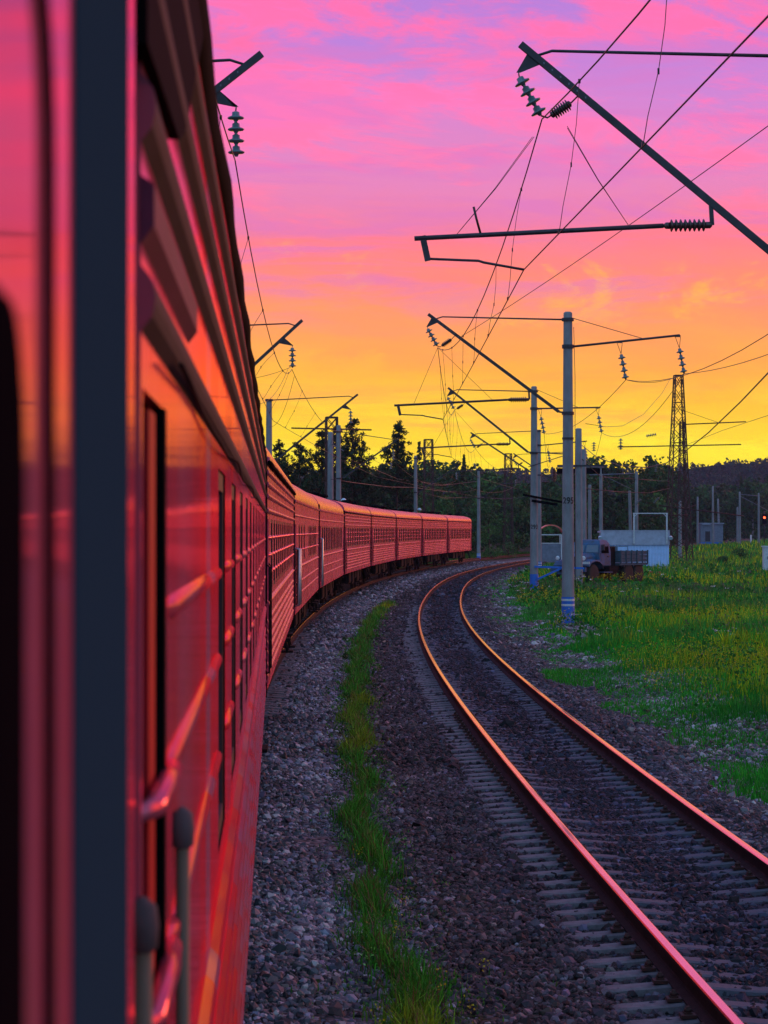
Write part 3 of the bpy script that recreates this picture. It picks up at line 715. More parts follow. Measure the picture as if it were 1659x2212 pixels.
# the coach the picture is taken from: its side runs right past the camera
ow = thing('passenger_coach', 'heavily blurred coach end with black window opening and dark vertical bar beside the camera', 'train coach', group='coaches of the curving train')
LO = 23.6
pr, ro = profile('ribbed')
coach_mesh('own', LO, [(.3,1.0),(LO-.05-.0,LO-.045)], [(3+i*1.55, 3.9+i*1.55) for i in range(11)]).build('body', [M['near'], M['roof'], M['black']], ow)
# local x of a spot at distance Y ahead of the camera is LO-(1.97-Y)
X = lambda Y: LO-(1.97-Y)
def rrect(x0, x1, z0, z1, r, y, n=6):
    pts = []
    for cx, cz, a0 in ((x1-r, z1-r, 0), (x0+r, z1-r, 90), (x0+r, z0+r, 180), (x1-r, z0+r, 270)):
        for i in range(n+1):
            a = R(a0+90*i/n); pts.append(Vector((cx+r*math.cos(a), y, cz+r*math.sin(a))))
    return pts
b = MB(); pts = rrect(X(.15), X(1.005), 1.9, 3.235, .075, -HW-.001)
ring = pts+[pts[0], pts[1]]; b.tube(ring, .0035, 8); g = b.build('window_gasket', M['black'], ow)
b = MB(); b.prism(rrect(X(.17), X(.885), 1.95, 3.083, .06, -HW), (0,.0,0), (0,-.002,0)); b.build('dark_opening_sheet', M['interior_dark'], ow);  # flat sheet on the wall; the unlit interior is put into its black colour
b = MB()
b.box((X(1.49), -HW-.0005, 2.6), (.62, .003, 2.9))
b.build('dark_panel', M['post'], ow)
b = MB()
for i in range(2): b.box((LO+.04+.06*i,0,2.6),(.04,1.2,2.5))
b.build('gangway_bellows', M['black'], ow)
for x in (3.4, LO-3.4): bogie(ow, x)
q = Vector((-.228, 1.97, 0)); d = Vector((-.068, 1, 0)).normalized(); r_ = Vector((d.y, -d.x, 0))
q = Vector((-.08-.068*1.97, 1.97, 0))
ow.location = q-d*LO-r_*HW; ow.rotation_euler = (0, 0, math.atan2(d.y, d.x))
# ---------------------------------------------------------------- overhead line
def concrete_pole(name, label, x, y, top, r0=.215, r1=.145, group='concrete overhead line poles', base=None, foot='bands', number=None, bm='blue', cat='pole', foot_h=.92):
    z0 = gz(x, y) if base is None else base
    t = thing(name, label, cat, (x, y, z0), 0, group); H = top-z0
    rr = lambda z: r0+(r1-r0)*z/H
    b = MB(); b.lathe((0,0,-.6),(0,0,H), [(0,r0*1.03)]+[((.6+z)/(H+.6), rr(z)) for z in np.linspace(.05, H-.06, 6)]+[(.997, rr(H)*.93),(1, rr(H)*.6)], 18); b.build('shaft', M['concrete'], t)
    if foot:
        b = MB(); b.lathe((0,0,-.4),(0,0,foot_h), [(0,r0+.006),(1,rr(foot_h)+.005)], 18); b.build('painted_foot', M[bm], t)
        if foot == 'bands':
            for z in (foot_h-.10, foot_h-.27):
                b = MB(); b.lathe((0,0,z-.035),(0,0,z+.035), [(0,rr(z)+.010),(1,rr(z)+.010)], 18); b.build('painted_band', M['white'], t)
    if number:
        s, z = number
        cu = bpy.data.curves.new('number', 'FONT'); cu.body = s; cu.size = .30; cu.align_x = 'CENTER'; cu.extrude = .002; cu.offset = .006
        tmp = bpy.data.objects.new('t', cu); COL.objects.link(tmp)
        me = bpy.data.meshes.new_from_object(tmp.evaluated_get(bpy.context.evaluated_depsgraph_get())); bpy.data.objects.remove(tmp)
        rad = rr(z)+.004
        for v in me.vertices:
            a = v.co.x/rad*.92; yy = v.co.y; e = v.co.z
            v.co = (math.sin(a)*(rad+e), -math.cos(a)*(rad+e), z+yy)
        me.materials.append(M['digits']); o = bpy.data.objects.new('stencilled_number', me); COL.objects.link(o); o.parent = t
    return t
def ins_string(b, p, q, n=4, r=.125, m=0):     # cap and pin insulator string from p to q
    prof = []
    for i in range(n):
        t0, t1 = i/n, (i+1)/n; d = t1-t0
        prof += [(t0+d*.05,.03),(t0+d*.12,.055),(t0+d*.42,.058),(t0+d*.56,r*.97),(t0+d*.64,r),(t0+d*.70,r*.9),(t0+d*.74,.04),(t0+d*.98,.022)]
    b.lathe(p, q, prof, 12, m)
def ins_rod(b, p, q, n=7, r=.085, m=0):
    prof = [(0,.02),(.04,.05),(.13,.05),(.14,.045)]
    for i in range(n):
        t = .17+.66*i/(n-1); prof += [(t-.035,.045),(t,r),(t+.02,r*.92),(t+.038,.045)]
    prof += [(.86,.05),(.95,.05),(1,.02)]
    b.lathe(p, q, prof, 10, m)
def lerp(a, b, t): return Vector(a)+(Vector(b)-Vector(a))*t
SUP = {}                                        # wire support points
def cantilever(t, s, tip, foot, tie_z, base, steady=True, full=True, key=None):
    """bracket on a pole, built in the pole's own space; s = +1 if the track lies on -x, -1 on +x"""
    o = Vector(t.location); l = lambda p: Vector(p)-o
    tip, foot = Vector(tip), Vector(foot)
    px = o.x
    b = MB(); b.beam(l(foot), l(tip), .075, .10)
    d = (foot-tip).normalized()
    for i in range(6): b.box(l(tip+d*(.45+.16*i)), (.02,.085,.03), 1)
    b.tube([l(foot), l((px, foot.y, foot.z-.05))], .03, 6); b.build('bracket_strut', [M['steel'], M['galv']], t)
    b = MB(); a = tip+d*.28; b.tube([l(a), l(a+Vector((.25*s, 0, .08))), l(Vector((px-.15*s, tip.y, tie_z)))], [.02,.022,.028], 6); b.build('tie_rod', M['steel'], t)
    b = MB()
    for z in (foot.z-.05, tie_z): b.lathe(l((px,o.y,z-.05)), l((px,o.y,z+.05)), [(0,.205),(1,.205)], 14)
    b.build('pole_clamp', M['steel'], t)
    # gusset plate, disc string, ribbed strut insulator
    g0 = tip+d*.16; g1 = tip+d*.44; gp = tip+Vector((-.03, 0, -.42)) if s > 0 else tip+d*1.0+Vector((.41,0,-.17))
    if s < 0: g0, g1 = tip+d*.84, tip+d*1.12
    b = MB(); b.prism([l(g0), l(g1), l(gp+Vector((.03,0,0))), l(gp-Vector((.03,0,0)))], (0,-.012,0), (0,.012,0)); b.build('gusset_plate', M['steel'], t)
    q0 = gp+Vector((.01*s,0,-.06)); q1 = gp+(Vector((.33,0,-.64)) if s > 0 else Vector((-.0,0,-.74)))
    b = MB(); ins_string(b, l(q0), l(q1)); b.tube([l(gp+Vector((0,0,.03))), l(q0)], .012, 5); b.build('disc_insulator', M['glassdisc'], t)
    if s > 0 and full:
        h0 = q1+Vector((.10,0,-.03)); h1 = tip+d*1.15
        e = h1+Vector((0,0,-.05)); b = MB(); ins_rod(b, l(lerp(h0,e,.10)), l(lerp(h0,e,.72)), 7, .095); b.tube([l(q1), l(h0), l(lerp(h0,e,.1))], .014, 5); b.tube([l(lerp(h0,e,.72)), l(h1)], .013, 5)
        b.build('ribbed_insulator', M['porcelain'], t)
    if steady and s > 0:
        zm = 7.86 if key[1] == 1 else 7.70
        m = tip+(foot-tip)*((tip.z-zm)/(tip.z-foot.z))
        e0 = Vector((m.x+.02, tip.y, m.z-.34)); i0 = e0+Vector((-.72,0,-.01)); a0 = Vector((px-5.78, tip.y, e0.z-.20))
        b = MB(); b.beam(l(m), l(e0), .05, .06); b.build('arm_hanger', M['steel'], t)
        b = MB(); ins_rod(b, l(e0), l(i0), 8, .095); b.build('arm_insulator', M['porcelain'], t)
        b = MB(); b.tube([l(i0), l(a0)], .036, 8); b.beam(l(a0+Vector((.12,0,.04))), l(a0+Vector((.20,0,-.33))), .05, .09); b.build('steady_arm', M['steel'], t)
        c0 = a0+Vector((.20,0,-.30)); c1 = c0+Vector((.75,0,-.03)); c2 = Vector((a0.x+1.62, tip.y, a0.z-.46))
        b = MB(); b.tube([l(c0), l(c1), l(c1+Vector((.08,0,-.025))), l(c2)], .019, 6); b.build('registration_arm', M['steel'], t)
        SUP[(key,'contact')] = c2; SUP[(key,'arm')] = (i0, a0)
    SUP[(key,'mess')] = q1+Vector((.02*s,0,-.05)); SUP[(key,'strut')] = tip+d*1.3
    return t
def right_support(i, y, px, tip, label, top, number=None, foot='bands'):
    t = concrete_pole('catenary_pole', label, px, y, top, number=number, foot=foot, group='catenary poles along the empty track')
    cantilever(t, 1, tip, (px-.30, y, 6.95), 10.02, 0, key=('r', i)); return t
r1 = right_support(1, 34.0, 6.23, (2.02,34,10.2), 'catenary pole standing outside the frame, its big bracket spanning the upper sky', 10.4)
r2 = right_support(2, 76.5, 6.12, (1.47,76.5,10.2), 'tall concrete catenary pole numbered 295 with two white bands on its blue foot', 10.28, ('295', 4.02))
r3 = right_support(3, 116., 7.57, (3.23,116,10.2), 'concrete catenary pole numbered 293 with a blue foot and a blue arm', 10.28, ('293', 3.2), foot='plain')
r4 = right_support(4, 162., 10.9, (6.10,162,9.9), 'catenary pole almost hidden behind the pole numbered 293', 10.1)
r5 = right_support(5, 206., 16.2, (11.6,206,9.9), 'distant catenary pole behind the small orange-roofed shelter', 10.0)
# the field-side arm with two strings, on poles 295 and 293
def feeder_arm(t, z, length, rise, ps, tie=True):
    b = MB(); b.tube([(.15,0,z),(length,0,z+rise)], .038, 8); b.lathe((0,0,z-.06),(0,0,z+.06), [(0,.2),(1,.2)], 14); b.build('feeder_arm', M['steel'], t)
    if tie: b = MB(); b.tube([(.15,0,z+.95),(length*.68,0,z+rise*.68)], .012, 5); b.build('feeder_tie', M['steel'], t)
    out = []
    for x in ps:
        q = Vector((x,0,z+rise*x/length)); k = q+Vector((.05,0,-.42)); e = k+Vector((.16,0,-.86))
        b = MB(); b.box(q+Vector((0,0,-.02)), (.16,.12,.07)); b.tube([q+Vector((-.09,0,-.04)), k], .010, 5); b.tube([q+Vector((.09,0,-.04)), k], .010, 5); b.build('insulator_hanger', M['steel'], t)
        b = MB(); ins_string(b, k, e); b.build('disc_insulator', M['glassdisc'], t); out.append(Vector(t.location)+e)
    return out
z2 = r2.location.z; z3 = r3.location.z
F2 = feeder_arm(r2, 9.12-z2, 3.72, .38, (1.72, 3.66))
F3 = feeder_arm(r3, 9.15-z3, 3.35, .06, (.30, 3.2))
F1 = feeder_arm(r1, 9.1-r1.location.z, 3.8, .3, (1.75, 3.7))
F4 = feeder_arm(r4, 9.0-r4.location.z, 3.4, .3, (.6, 3.2), False)
# pole 295: cable ring; pole 293: cross arms, lamp, blue signal arm
b = MB(); b.lathe((0,0,6.15),(0,0,6.22), [(0,.195),(1,.195)], 14); b.build('cable_ring', M['steel'], r2)
b = MB(); b.tube([(.19,-.05,9.9),(.235,-.04,8.2),(.235,0,5.0),(.25,.02,1.2)], .010, 5); b.build('earth_wire', M['wire'], r2)
b = MB(); b.beam((-.58,-.26,4.80-z3),(1.55,-.26,4.40-z3), .10, .11); b.beam((-.15,-.36,4.50-z3),(1.15,-.36,4.30-z3), .1, .13); b.build('timber_cross_arm', M['black'], r3)
b = MB(); b.tube([(-.3,-.2,6.95-z3),(1.6,-.2,6.85-z3)], .03, 6); b.tube([(-.3,-.2,6.2-z3),(1.6,-.2,6.8-z3)], .02, 6); b.build('switch_bracket', M['steel'], r3)
b = MB(); ins_rod(b, (1.0,-.2,5.42-z3),(1.0,-.2,6.15-z3), 7, .11); b.build('post_insulator', M['porcelain'], r3)
b = MB(); b.beam((0,-.24,1.18-z3),(2.5,-.24,1.10-z3), .06, .10); b.beam((.15,-.24,.55-z3),(1.35,-.24,1.10-z3), .06, .09); b.build('signal_arm', M['blue'], r3)
for dz in range(9):
    pass
# left side of the train
def left_support(i, y, px, tip, label, top, full=True):
    t = concrete_pole('catenary_pole', label, px, y, top, foot='bands', group='catenary poles beyond the train')
    cantilever(t, -1, tip, (px+.3, y, 6.6), 9.75, 0, steady=False, key=('l', i)); return t
l1 = left_support(1, 34.0, -6.5, (-1.81,34,10.06), 'catenary pole hidden by the blurred coach, its long bracket sticking out at the top', 10.2)
l2 = left_support(2, 76.5, -6.7, (-2.72,76.5,10.0), 'catenary pole hidden by the train, its bracket just over the second coach roof', 10.2)
l3 = left_support(3, 119., -5.95, (-1.35,119,10.05), 'grey catenary pole rising right behind the joint of the two sharp coaches', 9.8)
l4 = left_support(4, 157., -3.10, (1.05,157,9.3), 'slimmer catenary pole of the close pair, standing beside the lattice mast', 10.2)
l4b = concrete_pole('catenary_pole', 'stubby anchor pole of the close pair, topped by a slanting stay', -3.75, 161., 9.9, r0=.24, r1=.19, group='catenary poles beyond the train')
b = MB(); b.tube([(.1,0,9.6),(1.0,-3.8,9.0)], .03, 6); b.build('stay', M['galv'], l4b)
b = MB(); b.beam((-2.4,0,4.95-l4b.location.z),(.9,0,5.05-l4b.location.z), .1,.14); b.build('cross_arm', M['steel'], l4b)
l5 = left_support(5, 215., 2.95, (7.2,215,9.2), 'catenary pole with a lamp behind the third coach from the tail', 10.0)
l6 = left_support(6, 255., 10.5, (15.0,255,9.4), 'catenary pole with two white bands right beyond the tail of the train', 9.6)
for t, zz, dx_ in ((l4, 5.1, .35), (l5, 5.0, .35), (r4, 5.0, -.4)):
    b = MB(); z = zz-t.location.z; b.tube([(0,0,z-.2),(dx_,-.3,z)], .02, 6); b.build('lamp_bracket', M['steel'], t)
    b = MB(); b.lathe((dx_,-.3,z+.1),(dx_,-.3,z-.12), [(0,.05),(.3,.16),(.9,.2),(1,.17)], 12); b.build('lamp_shade', M['lampshade'], t)

def sag(p, q, s, n=14): return [lerp(p,q,i/n)-Vector((0,0,4*s*(i/n)*(1-i/n))) for i in range(n+1)]
def wire(name, label, spans, r, cat='wire', group=None, n=14):
    b = MB()
    for p, q, s in spans: b.tube(sag(p,q,s,n), r, 5)
    return tag(b.build(name, M['wire'], fix=False), label, cat, group)
def at(spans, i, t):
    p, q, s = spans[i]; return lerp(p,q,t)-Vector((0,0,4*s*t*(1-t)))
# supports behind the camera as well, so the wires run on overhead
SUP[(('r',0),'mess')] = Vector((4.2,-9,9.0)); SUP[(('r',0),'contact')] = Vector((4.0,-9,6.75))
SUP[(('l',0),'mess')] = Vector((-.9,-9,8.5))
rm = [(SUP[(('r',i),'mess')], SUP[(('r',i+1),'mess')], (.75,1.15,1.0,1.0,.9)[i]) for i in range(5)]
rc = [(SUP[(('r',i),'contact')], SUP[(('r',i+1),'contact')], .02) for i in range(5)]
def droppers(mess, cont, w, fr):
    for i in range(len(mess)):
        for t in fr:
            a, c = at(mess,i,t), at(cont,i,t)
            if a.y < 4 or a.z-c.z < .15: continue
            b = MB(); j = Vector((random.uniform(-.05,.05),random.uniform(-.1,.1),0)); m_ = lerp(a,c,.55)+j
            b.tube([a, lerp(a,m_,.5)+j*.4, m_, lerp(m_,c,.6)-j*.3, c], .0045, 4); b.box(a,(.03,.06,.05)); b.box(c+Vector((0,0,.02)),(.025,.06,.05)); b.box(m_,(.02,.02,.06))
            b.build('dropper', M['wire'], w, fix=False)
w = wire('messenger_wire', 'sagging messenger wire above the empty track', rm, .011, group='overhead wires'); droppers(rm, rc, w, (.10,.26,.42,.58,.74,.90))
wire('contact_wire', 'straight contact wire above the empty track', rc, .009, group='overhead wires')
lm = [(SUP[(('l',i),'mess')], SUP[(('l',i+1),'mess')], (.7,1.15,1.0,.9,1.0,.9)[i]) for i in range(6)]
lc = []
for i in range(6):
    y0 = SUP[(('l',i),'mess')].y; y1 = SUP[(('l',i+1),'mess')].y
    lc.append((Vector((train_x(y0)+(.25 if i%2 else -.25),y0,6.65)), Vector((train_x(y1)+(-.25 if i%2 else .25),y1,6.65)), .02))
w = wire('messenger_wire', 'sagging messenger wire above the train', lm, .010, group='overhead wires'); droppers(lm, lc, w, (.12,.3,.5,.7,.88))
wire('contact_wire', 'contact wire above the coach roofs', lc, .009, group='overhead wires')
w = wire('jumper_wire', 'bunch of slack jumper wires hanging by the bracket over the second coach roof', [(SUP[(('l',2),'mess')]+Vector((-.1,-.5,.0)), Vector((-3.9,66,6.75)), .5), (SUP[(('l',2),'mess')]+Vector((0,2,-.1)), Vector((-4.2,84,6.8)), .5), (SUP[(('l',2),'mess')]+Vector((0,-1,0)), Vector((-6.7,76.5,8.3)), .35)], .007, group='overhead wires')
a_ = SUP[(('r',1),'arm')]
b = MB(); i0, a0 = a_; q = SUP[(('r',1),'mess')]
for x0, x1 in ((.60,.0),(.60,.05),(.02,.9),(.12,.93)):
    p0 = q+Vector((x1*.5-.1, 1.6*x0-.3, -.15)); p1 = lerp(a0,i0,.17 if x1 < .5 else .86)+Vector((0,0,.03)); b.tube([p0, lerp(p0,p1,.5)+Vector((0,0,-.05)), p1], .005, 4)
m_ = lerp(a0,i0,.265); b.tube([m_+Vector((0,0,.03)), m_+Vector((-.06,0,.25)), m_+Vector((-.10,0,.42))], .018, 6)
tag(b.build('stay_wire', M['wire'], fix=False), 'thin V-shaped stay wires holding the big horizontal arm', 'wire', 'overhead wires')
b = MB()
for k in (2,3):
    i0, a0 = SUP[(('r',k),'arm')]; q = SUP[(('r',k),'mess')]
    for f_ in (.17, .87):
        p1 = lerp(a0,i0,f_); b.tube([q, lerp(q,p1,.5), p1], .006, 4)
tag(b.build('stay_wire', M['wire'], fix=False), 'thin stay wires holding the smaller horizontal arms by the numbered poles', 'wire', 'overhead wires')
s2 = SUP[(('r',2),'strut')]
wire('anchor_wire', 'long straight wire slanting from the second bracket up to the edge of the photo', [(s2, Vector((6.55,34.0,9.62)), .12)], .009, group='overhead wires')
wire('feeder_wire', 'feeder wire through the outer insulators of the field-side arms', [(F2[1], F1[1], .6), (F2[1], F3[1], .9), (F3[1], F4[1], .8)], .010, group='feeder wires')
wire('feeder_wire', 'feeder wire through the inner insulators of the field-side arms', [(F2[0], F1[0], .9), (F2[0], F3[0], .5), (F3[0], F4[0], .9)], .010, group='feeder wires')
wire('feeder_wire', 'short slack wire joining the two insulators on the arm of pole 295', [(F2[0], F2[1], .18)], .009, group='feeder wires')
T0 = P(1250, 960, 135)
cab = [(T0, P(1730, 745, 60), 0)]
b = MB(); pts = [P(*q) for q in ((1252,958,135),(1290,988,128),(1340,1006,122),(1400,1010,112),(1440,1000,105),(1480,975,98),(1530,935,88),(1600,868,74),(1660,805,64),(1760,690,52))]
b.tube(pts, .022, 6); tag(b.build('sagging_cable', M['wire'], fix=False), 'thick cable drooping in front of the lattice tower', 'cable', 'feeder wires')
b = MB(); pts = [P(*q) for q in ((1445,985,200),(1480,962,180),(1560,930,150),(1660,897,120),(1760,868,100))]
b.tube(pts, .014, 5); tag(b.build('sagging_cable', M['wire'], fix=False), 'thin cable rising to the right from the lattice tower', 'cable', 'feeder wires')
b = MB(); pts = [P(*q) for q in ((1447,820,218),(1430,850,208),(1390,895,190),(1345,920,172),(1310,922,160),(1265,915,150))]
b.tube(pts, .018, 5); tag(b.build('sagging_cable', M['wire'], fix=False), 'cable hanging in a bow from the tower top', 'cable', 'feeder wires')
# low service lines running past the forest edge
for pts, lab in ((((715,1035,157),(760,1042,170),(840,1052,195),(895,1053,214),(960,1062,240),(1000,1063,255),(1029,1058,256)), 'low sagging line between the poles behind the train'),
                 (((895,1060,214),(960,1076,235),(1029,1074,256),(1090,1078,200),(1145,1073,120)), 'low line from the tail pole to the pole numbered 293'),
                 (((735,985,157),(800,1010,185),(860,1035,220),(960,1048,240),(1029,1040,255)), 'upper line over the coach roofs in front of the dark trees')):
    b = MB(); b.tube([P(*q) for q in pts], .022, 5); tag(b.build('service_line', M['wire'], fix=False), lab, 'cable', 'service lines')

# ---------------------------------------------------------------- lattice structures
def lattice(name, label, x, y, z0, z1, w0, w1, n, m, r=.05, arms=(), group=None):
    t = thing(name, label, 'lattice tower', (x,y,z0), R(8), group); H = z1-z0
    c = lambda k, f: Vector(((-1,1,1,-1)[k]*(w0+(w1-w0)*f)/2, (-1,-1,1,1)[k]*(w0+(w1-w0)*f)/2, f*H))
    for k in range(4):
        b = MB(); b.beam(c(k,0), c(k,1), r*2, r*2); b.build('leg', m, t)
    fs = [1-(1-i/n)**1.0 for i in range(n+1)]
    b = MB()
    for i in range(n):
        for k in range(4):
            k2 = (k+1) % 4
            b.beam(c(k,fs[i]), c(k2,fs[i+1]), r, r); b.beam(c(k2,fs[i]), c(k,fs[i+1]), r, r)
            if i % 3 == 0: b.beam(c(k,fs[i]), c(k2,fs[i]), r, r)
    for k in range(4): b.beam(c(k,1), c((k+1)%4,1), r*1.6, r*2.2)
    b.build('cross_bracing', m, t)
    for (x0, z, x1, zz, d) in arms:
        b = MB(); b.tube([(x0,0,z-z0),(x1,0,zz-z0)], .055, 6)
        if d: b.tube([(0,0,z-z0+1.5),(x1*.6,0,lerp((0,0,z),(0,0,zz),.6).z-z0)], .02, 5)
        b.build('cross_arm', m, t)
    return t
lattice('lattice_tower', 'tall rust-dark lattice tower standing in the meadow right of the truck', 28.3, 221, -.2, 17.9, 2.25, .72, 14, M['rust'], .05, ((.5,13.2,6.7,13.5,True),(-1.9,5.4,6.5,4.4,False),(-3.6,4.4,1.0,4.5,False),(-6,11.0,6.2,11.3,False)), 'lattice structures')
lattice('lattice_tower', 'slender lattice tower half behind the tall one, only its upper right edge free', 36.3, 280, 0, 16.2, 1.1, .5, 16, M['rust'], .045, (), 'lattice structures')
lattice('lattice_tower', 'small lattice mast top beside the close pair of poles', -3.9, 171, 0, 11.4, .9, .8, 12, M['rust'], .05, ((-3.0,10.6,3.0,10.5,False),), 'lattice structures')
lattice('lattice_tower', 'reddish lattice mast above the dark trees over the fourth coach from the tail', 4.6, 238, 0, 12.4, 1.1, .8, 12, M['rust'], .05, (), 'lattice structures')
lattice('lattice_tower', 'dim lattice mast against the forest left of pole 293', 16.2, 300, 0, 13.0, 1.2, .8, 12, M['rust'], .05, (), 'lattice structures')
# ---------------------------------------------------------------- plain poles of the yard
def plain_pole(label, dx, dy_top, Y, dy_base=None, r0=.2, r1=.14, foot=None, arms=(), tilt=0):
    p = P(dx, dy_top, Y); z0 = gz(p.x, Y) if dy_base is None else P(dx, dy_base, Y).z
    t = concrete_pole('concrete_pole', label, p.x, Y, p.z, r0, r1, 'plain poles in the yard', z0, foot, foot_h=1.3)
    if tilt: t.rotation_euler = (0, R(tilt), 0)
    for a, b_, z, hh, m in arms:
        b = MB(); b.beam((a,-.15,z-z0),(b_,-.15,z-z0), .12, hh); b.build('cross_arm', M[m], t)
    return t
plain_pole('thick yard pole directly right of pole 295, the taller of the two side by side', 1250, 925, 128, r0=.23, r1=.17, arms=((-1.2,1.6,6.6,.1,'steel'),))
plain_pole('shorter yard pole touching the thick one beside pole 295', 1260, 970, 140, r0=.22, r1=.17)
plain_pole('thin stub pole behind the left end of the blue shed', 1274, 1047, 215)
t = plain_pole('yard pole behind the shed carrying the left end of a dark beam', 1298, 1005, 210)
b = MB(); z = P(1298,1015,210).z-t.location.z; b.beam((-4.0,0,z-.1),(.2,0,z-.1), .25, .5); b.build('dark_beam', M['black'], t)
b = MB(); z = P(1298,1012,210).z-t.location.z; b.tube([(-4.0,-.2,z+.12),(.3,-.2,z+.12)], .05, 6); b.build('beam_rail', M['galv'], t)
t = plain_pole('tall yard pole behind the shed with a pale arm at its top', 1375, 1018, 215)
b = MB(); z = P(1375,1025,215).z-t.location.z; b.tube([(-4.4,0,z-.05),(.1,0,z+.1)], .05, 6); b.tube([(-3.2,0,z-.05),(0,0,z-1.6)],.02,5); b.build('bracket_arm', M['galv'], t)
plain_pole('slanting stub pole inside the portal on the shed', 1364, 1060, 225, tilt=-1.5)
plain_pole('pale pole seen against the left leg of the lattice tower', 1469, 1082, 240)
FP = [(1507,1073,470,'thin far pole left of the small hut'),(1540,1050,470,'tall far pole right above the small hut'),(1554,1077,480,'leaning far pole at the corner of the small hut'),
      (1598,1062,470,'left far pole of the distant gantry'),(1593,1095,480,'short far pole hugging the gantry pole'),(1639,1065,470,'far gantry pole beside the red signal'),(1626,1120,600,'faintest and shortest far pole, between the gantry poles')]
FO = [plain_pole(lab, x, y, Y, 1172, .26, .19, None, tilt=(-2 if 'leaning' in lab else 0)) for x, y, Y, lab in FP]
t = FO[3]; b = MB(); z = P(1598,1068,470).z-t.location.z; b.tube([(0,0,z),(P(1639,1072,470).x-t.location.x,0,z-.3)], .07, 6); b.tube([(0,0,z-.3),(7.5,0,z-4.2)], .05, 5); b.build('gantry_beam', M['galv'], t)
for dx_ in (1507,1540,1554,1598,1639):
    pass
# far wires of the yard
for k, (pts, lab) in enumerate(((((1450,1085,235),(1480,1098,330),(1507,1090,470),(1540,1092,470),(1598,1088,470),(1639,1092,470),(1700,1090,470)), 'upper faint wire between the far poles'),
        (((1470,1110,240),(1507,1118,470),(1560,1120,470),(1598,1112,470),(1639,1118,470),(1700,1112,470)), 'lower faint wire between the far poles'),
        (((1250,985,128),(1298,1030,210),(1375,1035,215),(1446,1040,220)), 'wire between the yard poles behind the shed'),
        (((1260,1055,140),(1330,1062,210),(1400,1065,215),(1446,1055,220)), 'low slack wire over the shed portal'))):
    b = MB(); b.tube([P(*q) for q in pts], .03, 5); tag(b.build('service_line', M['wire'], fix=False), lab, 'cable', 'service lines')
# glass insulator strings hanging in the wires
for p, q, n, lab in (((1419,1002,205),(1416,1020,205),5,'glinting insulator string left of the lattice tower'), ((1468,1000,205),(1464,1018,205),5,'glinting insulator string on the tower edge'),
                     ((1385,1078,200),(1373,1090,200),5,'amber insulator string above the shed portal'), ((1424,1075,200),(1412,1087,200),5,'amber insulator string between portal and tower'),
                     ((1396,942,190),(1418,938,190),6,'horizontal dark insulator string high beside the tower'), ((1283,945+10,150),(1283,975,150),4,'small insulator string left under the far arm'), ((1341,947,150),(1341,972,150),4,'small insulator string right under the far arm'),
                     ((1024,1000,250),(1030,1018,250),4,'pale insulator string against the forest near the tail pole'), ((845,1000,208),(844,1014,208),3,'pale insulator string over the tail coaches')):
    b = MB(); ins_string(b, P(*p), P(*q), n, .15); tag(b.build('insulator_string', M['glassdisc'], fix=False), lab, 'insulator', 'hanging insulator strings')

# ---------------------------------------------------------------- shed with portal
t = thing('equipment_shed', 'pale blue corrugated shed with grey fascia behind the truck', 'shed', (18.72,171.5,.0))
b = MB(); w, h, dpt = 5.05, 1.95, 3.0
n = 46; pts = []
for i in range(n+1):
    x = -w/2+w*i/n; pts.append((x, -.035 if i % 2 else 0))
b.add([(x,y,.35) for x,y in pts]+[(x,y,h) for x,y in pts], [(i,i+1,n+2+i,n+1+i) for i in range(n)], 0)
b.box((0,dpt/2+.03,1.15),(w,dpt,1.7)); b.build('wall', M['shedblue'], t)
b = MB(); b.box((0,dpt/2,0),(w+.04,dpt,.74)); b.build('plinth', M['shedbase'], t)
b = MB(); b.box((0,-.06,2.48),(w+.08,.08,1.08)); b.box((0,-.075,3.0),(w+.14,.12,.05)); b.box((0,-.075,1.95),(w+.1,.10,.04)); b.box((-.25,-.104,2.48),(.02,.006,1.06)); b.box((1.5,-.104,2.48),(.02,.006,1.06)); b.build('fascia', M['shedgrey'], t)
b = MB(); b.box((0,dpt/2,2.9),(w,dpt,.12)); b.build('roof', M['shedgrey'], t)
b = MB(); b.box((-.95,-.06,1.05),(.72,.04,1.5)); d = b.build('door', M['shedblue'], t)
b = MB(); b.box((-.68,-.095,1.05),(.03,.04,.14)); b.build('handle', M['steel'], d)
b = MB(); b.box((-.58,-.075,1.05),(.025,.03,1.55)); b.box((-1.32,-.075,1.05),(.025,.03,1.55)); b.box((-.95,-.075,1.81),(.76,.03,.03)); b.build('door_frame', M['steel'], d)
b = MB(); b.box((-1.7,-.07,1.62),(.62,.04,.42)); wf = b.build('window', M['steel'], t); b = MB(); b.box((-1.7,-.095,1.62),(.54,.012,.34)); b.build('pane', M['screen'], wf)
b = MB()
for x in (-.10, 2.35): b.box((x,-.17,3.15),(.10,.10,2.25))
b.box((1.12,-.17,4.28),(2.6,.09,.07))
for x, s in ((-.10,1),(2.35,-1)): b.beam((x,-.17,4.0),(x+.25*s,-.17,4.26),.05,.05)
b.build('portal_frame', M['white'], t)
for x in (-w/2-.12, w/2+.1):
    b = MB(); b.lathe((x,-.2,2.55),(x,-.42,2.42), [(0,.05),(.3,.12),(1,.15)], 10); b.build('floodlight', M['lampshade'], t)

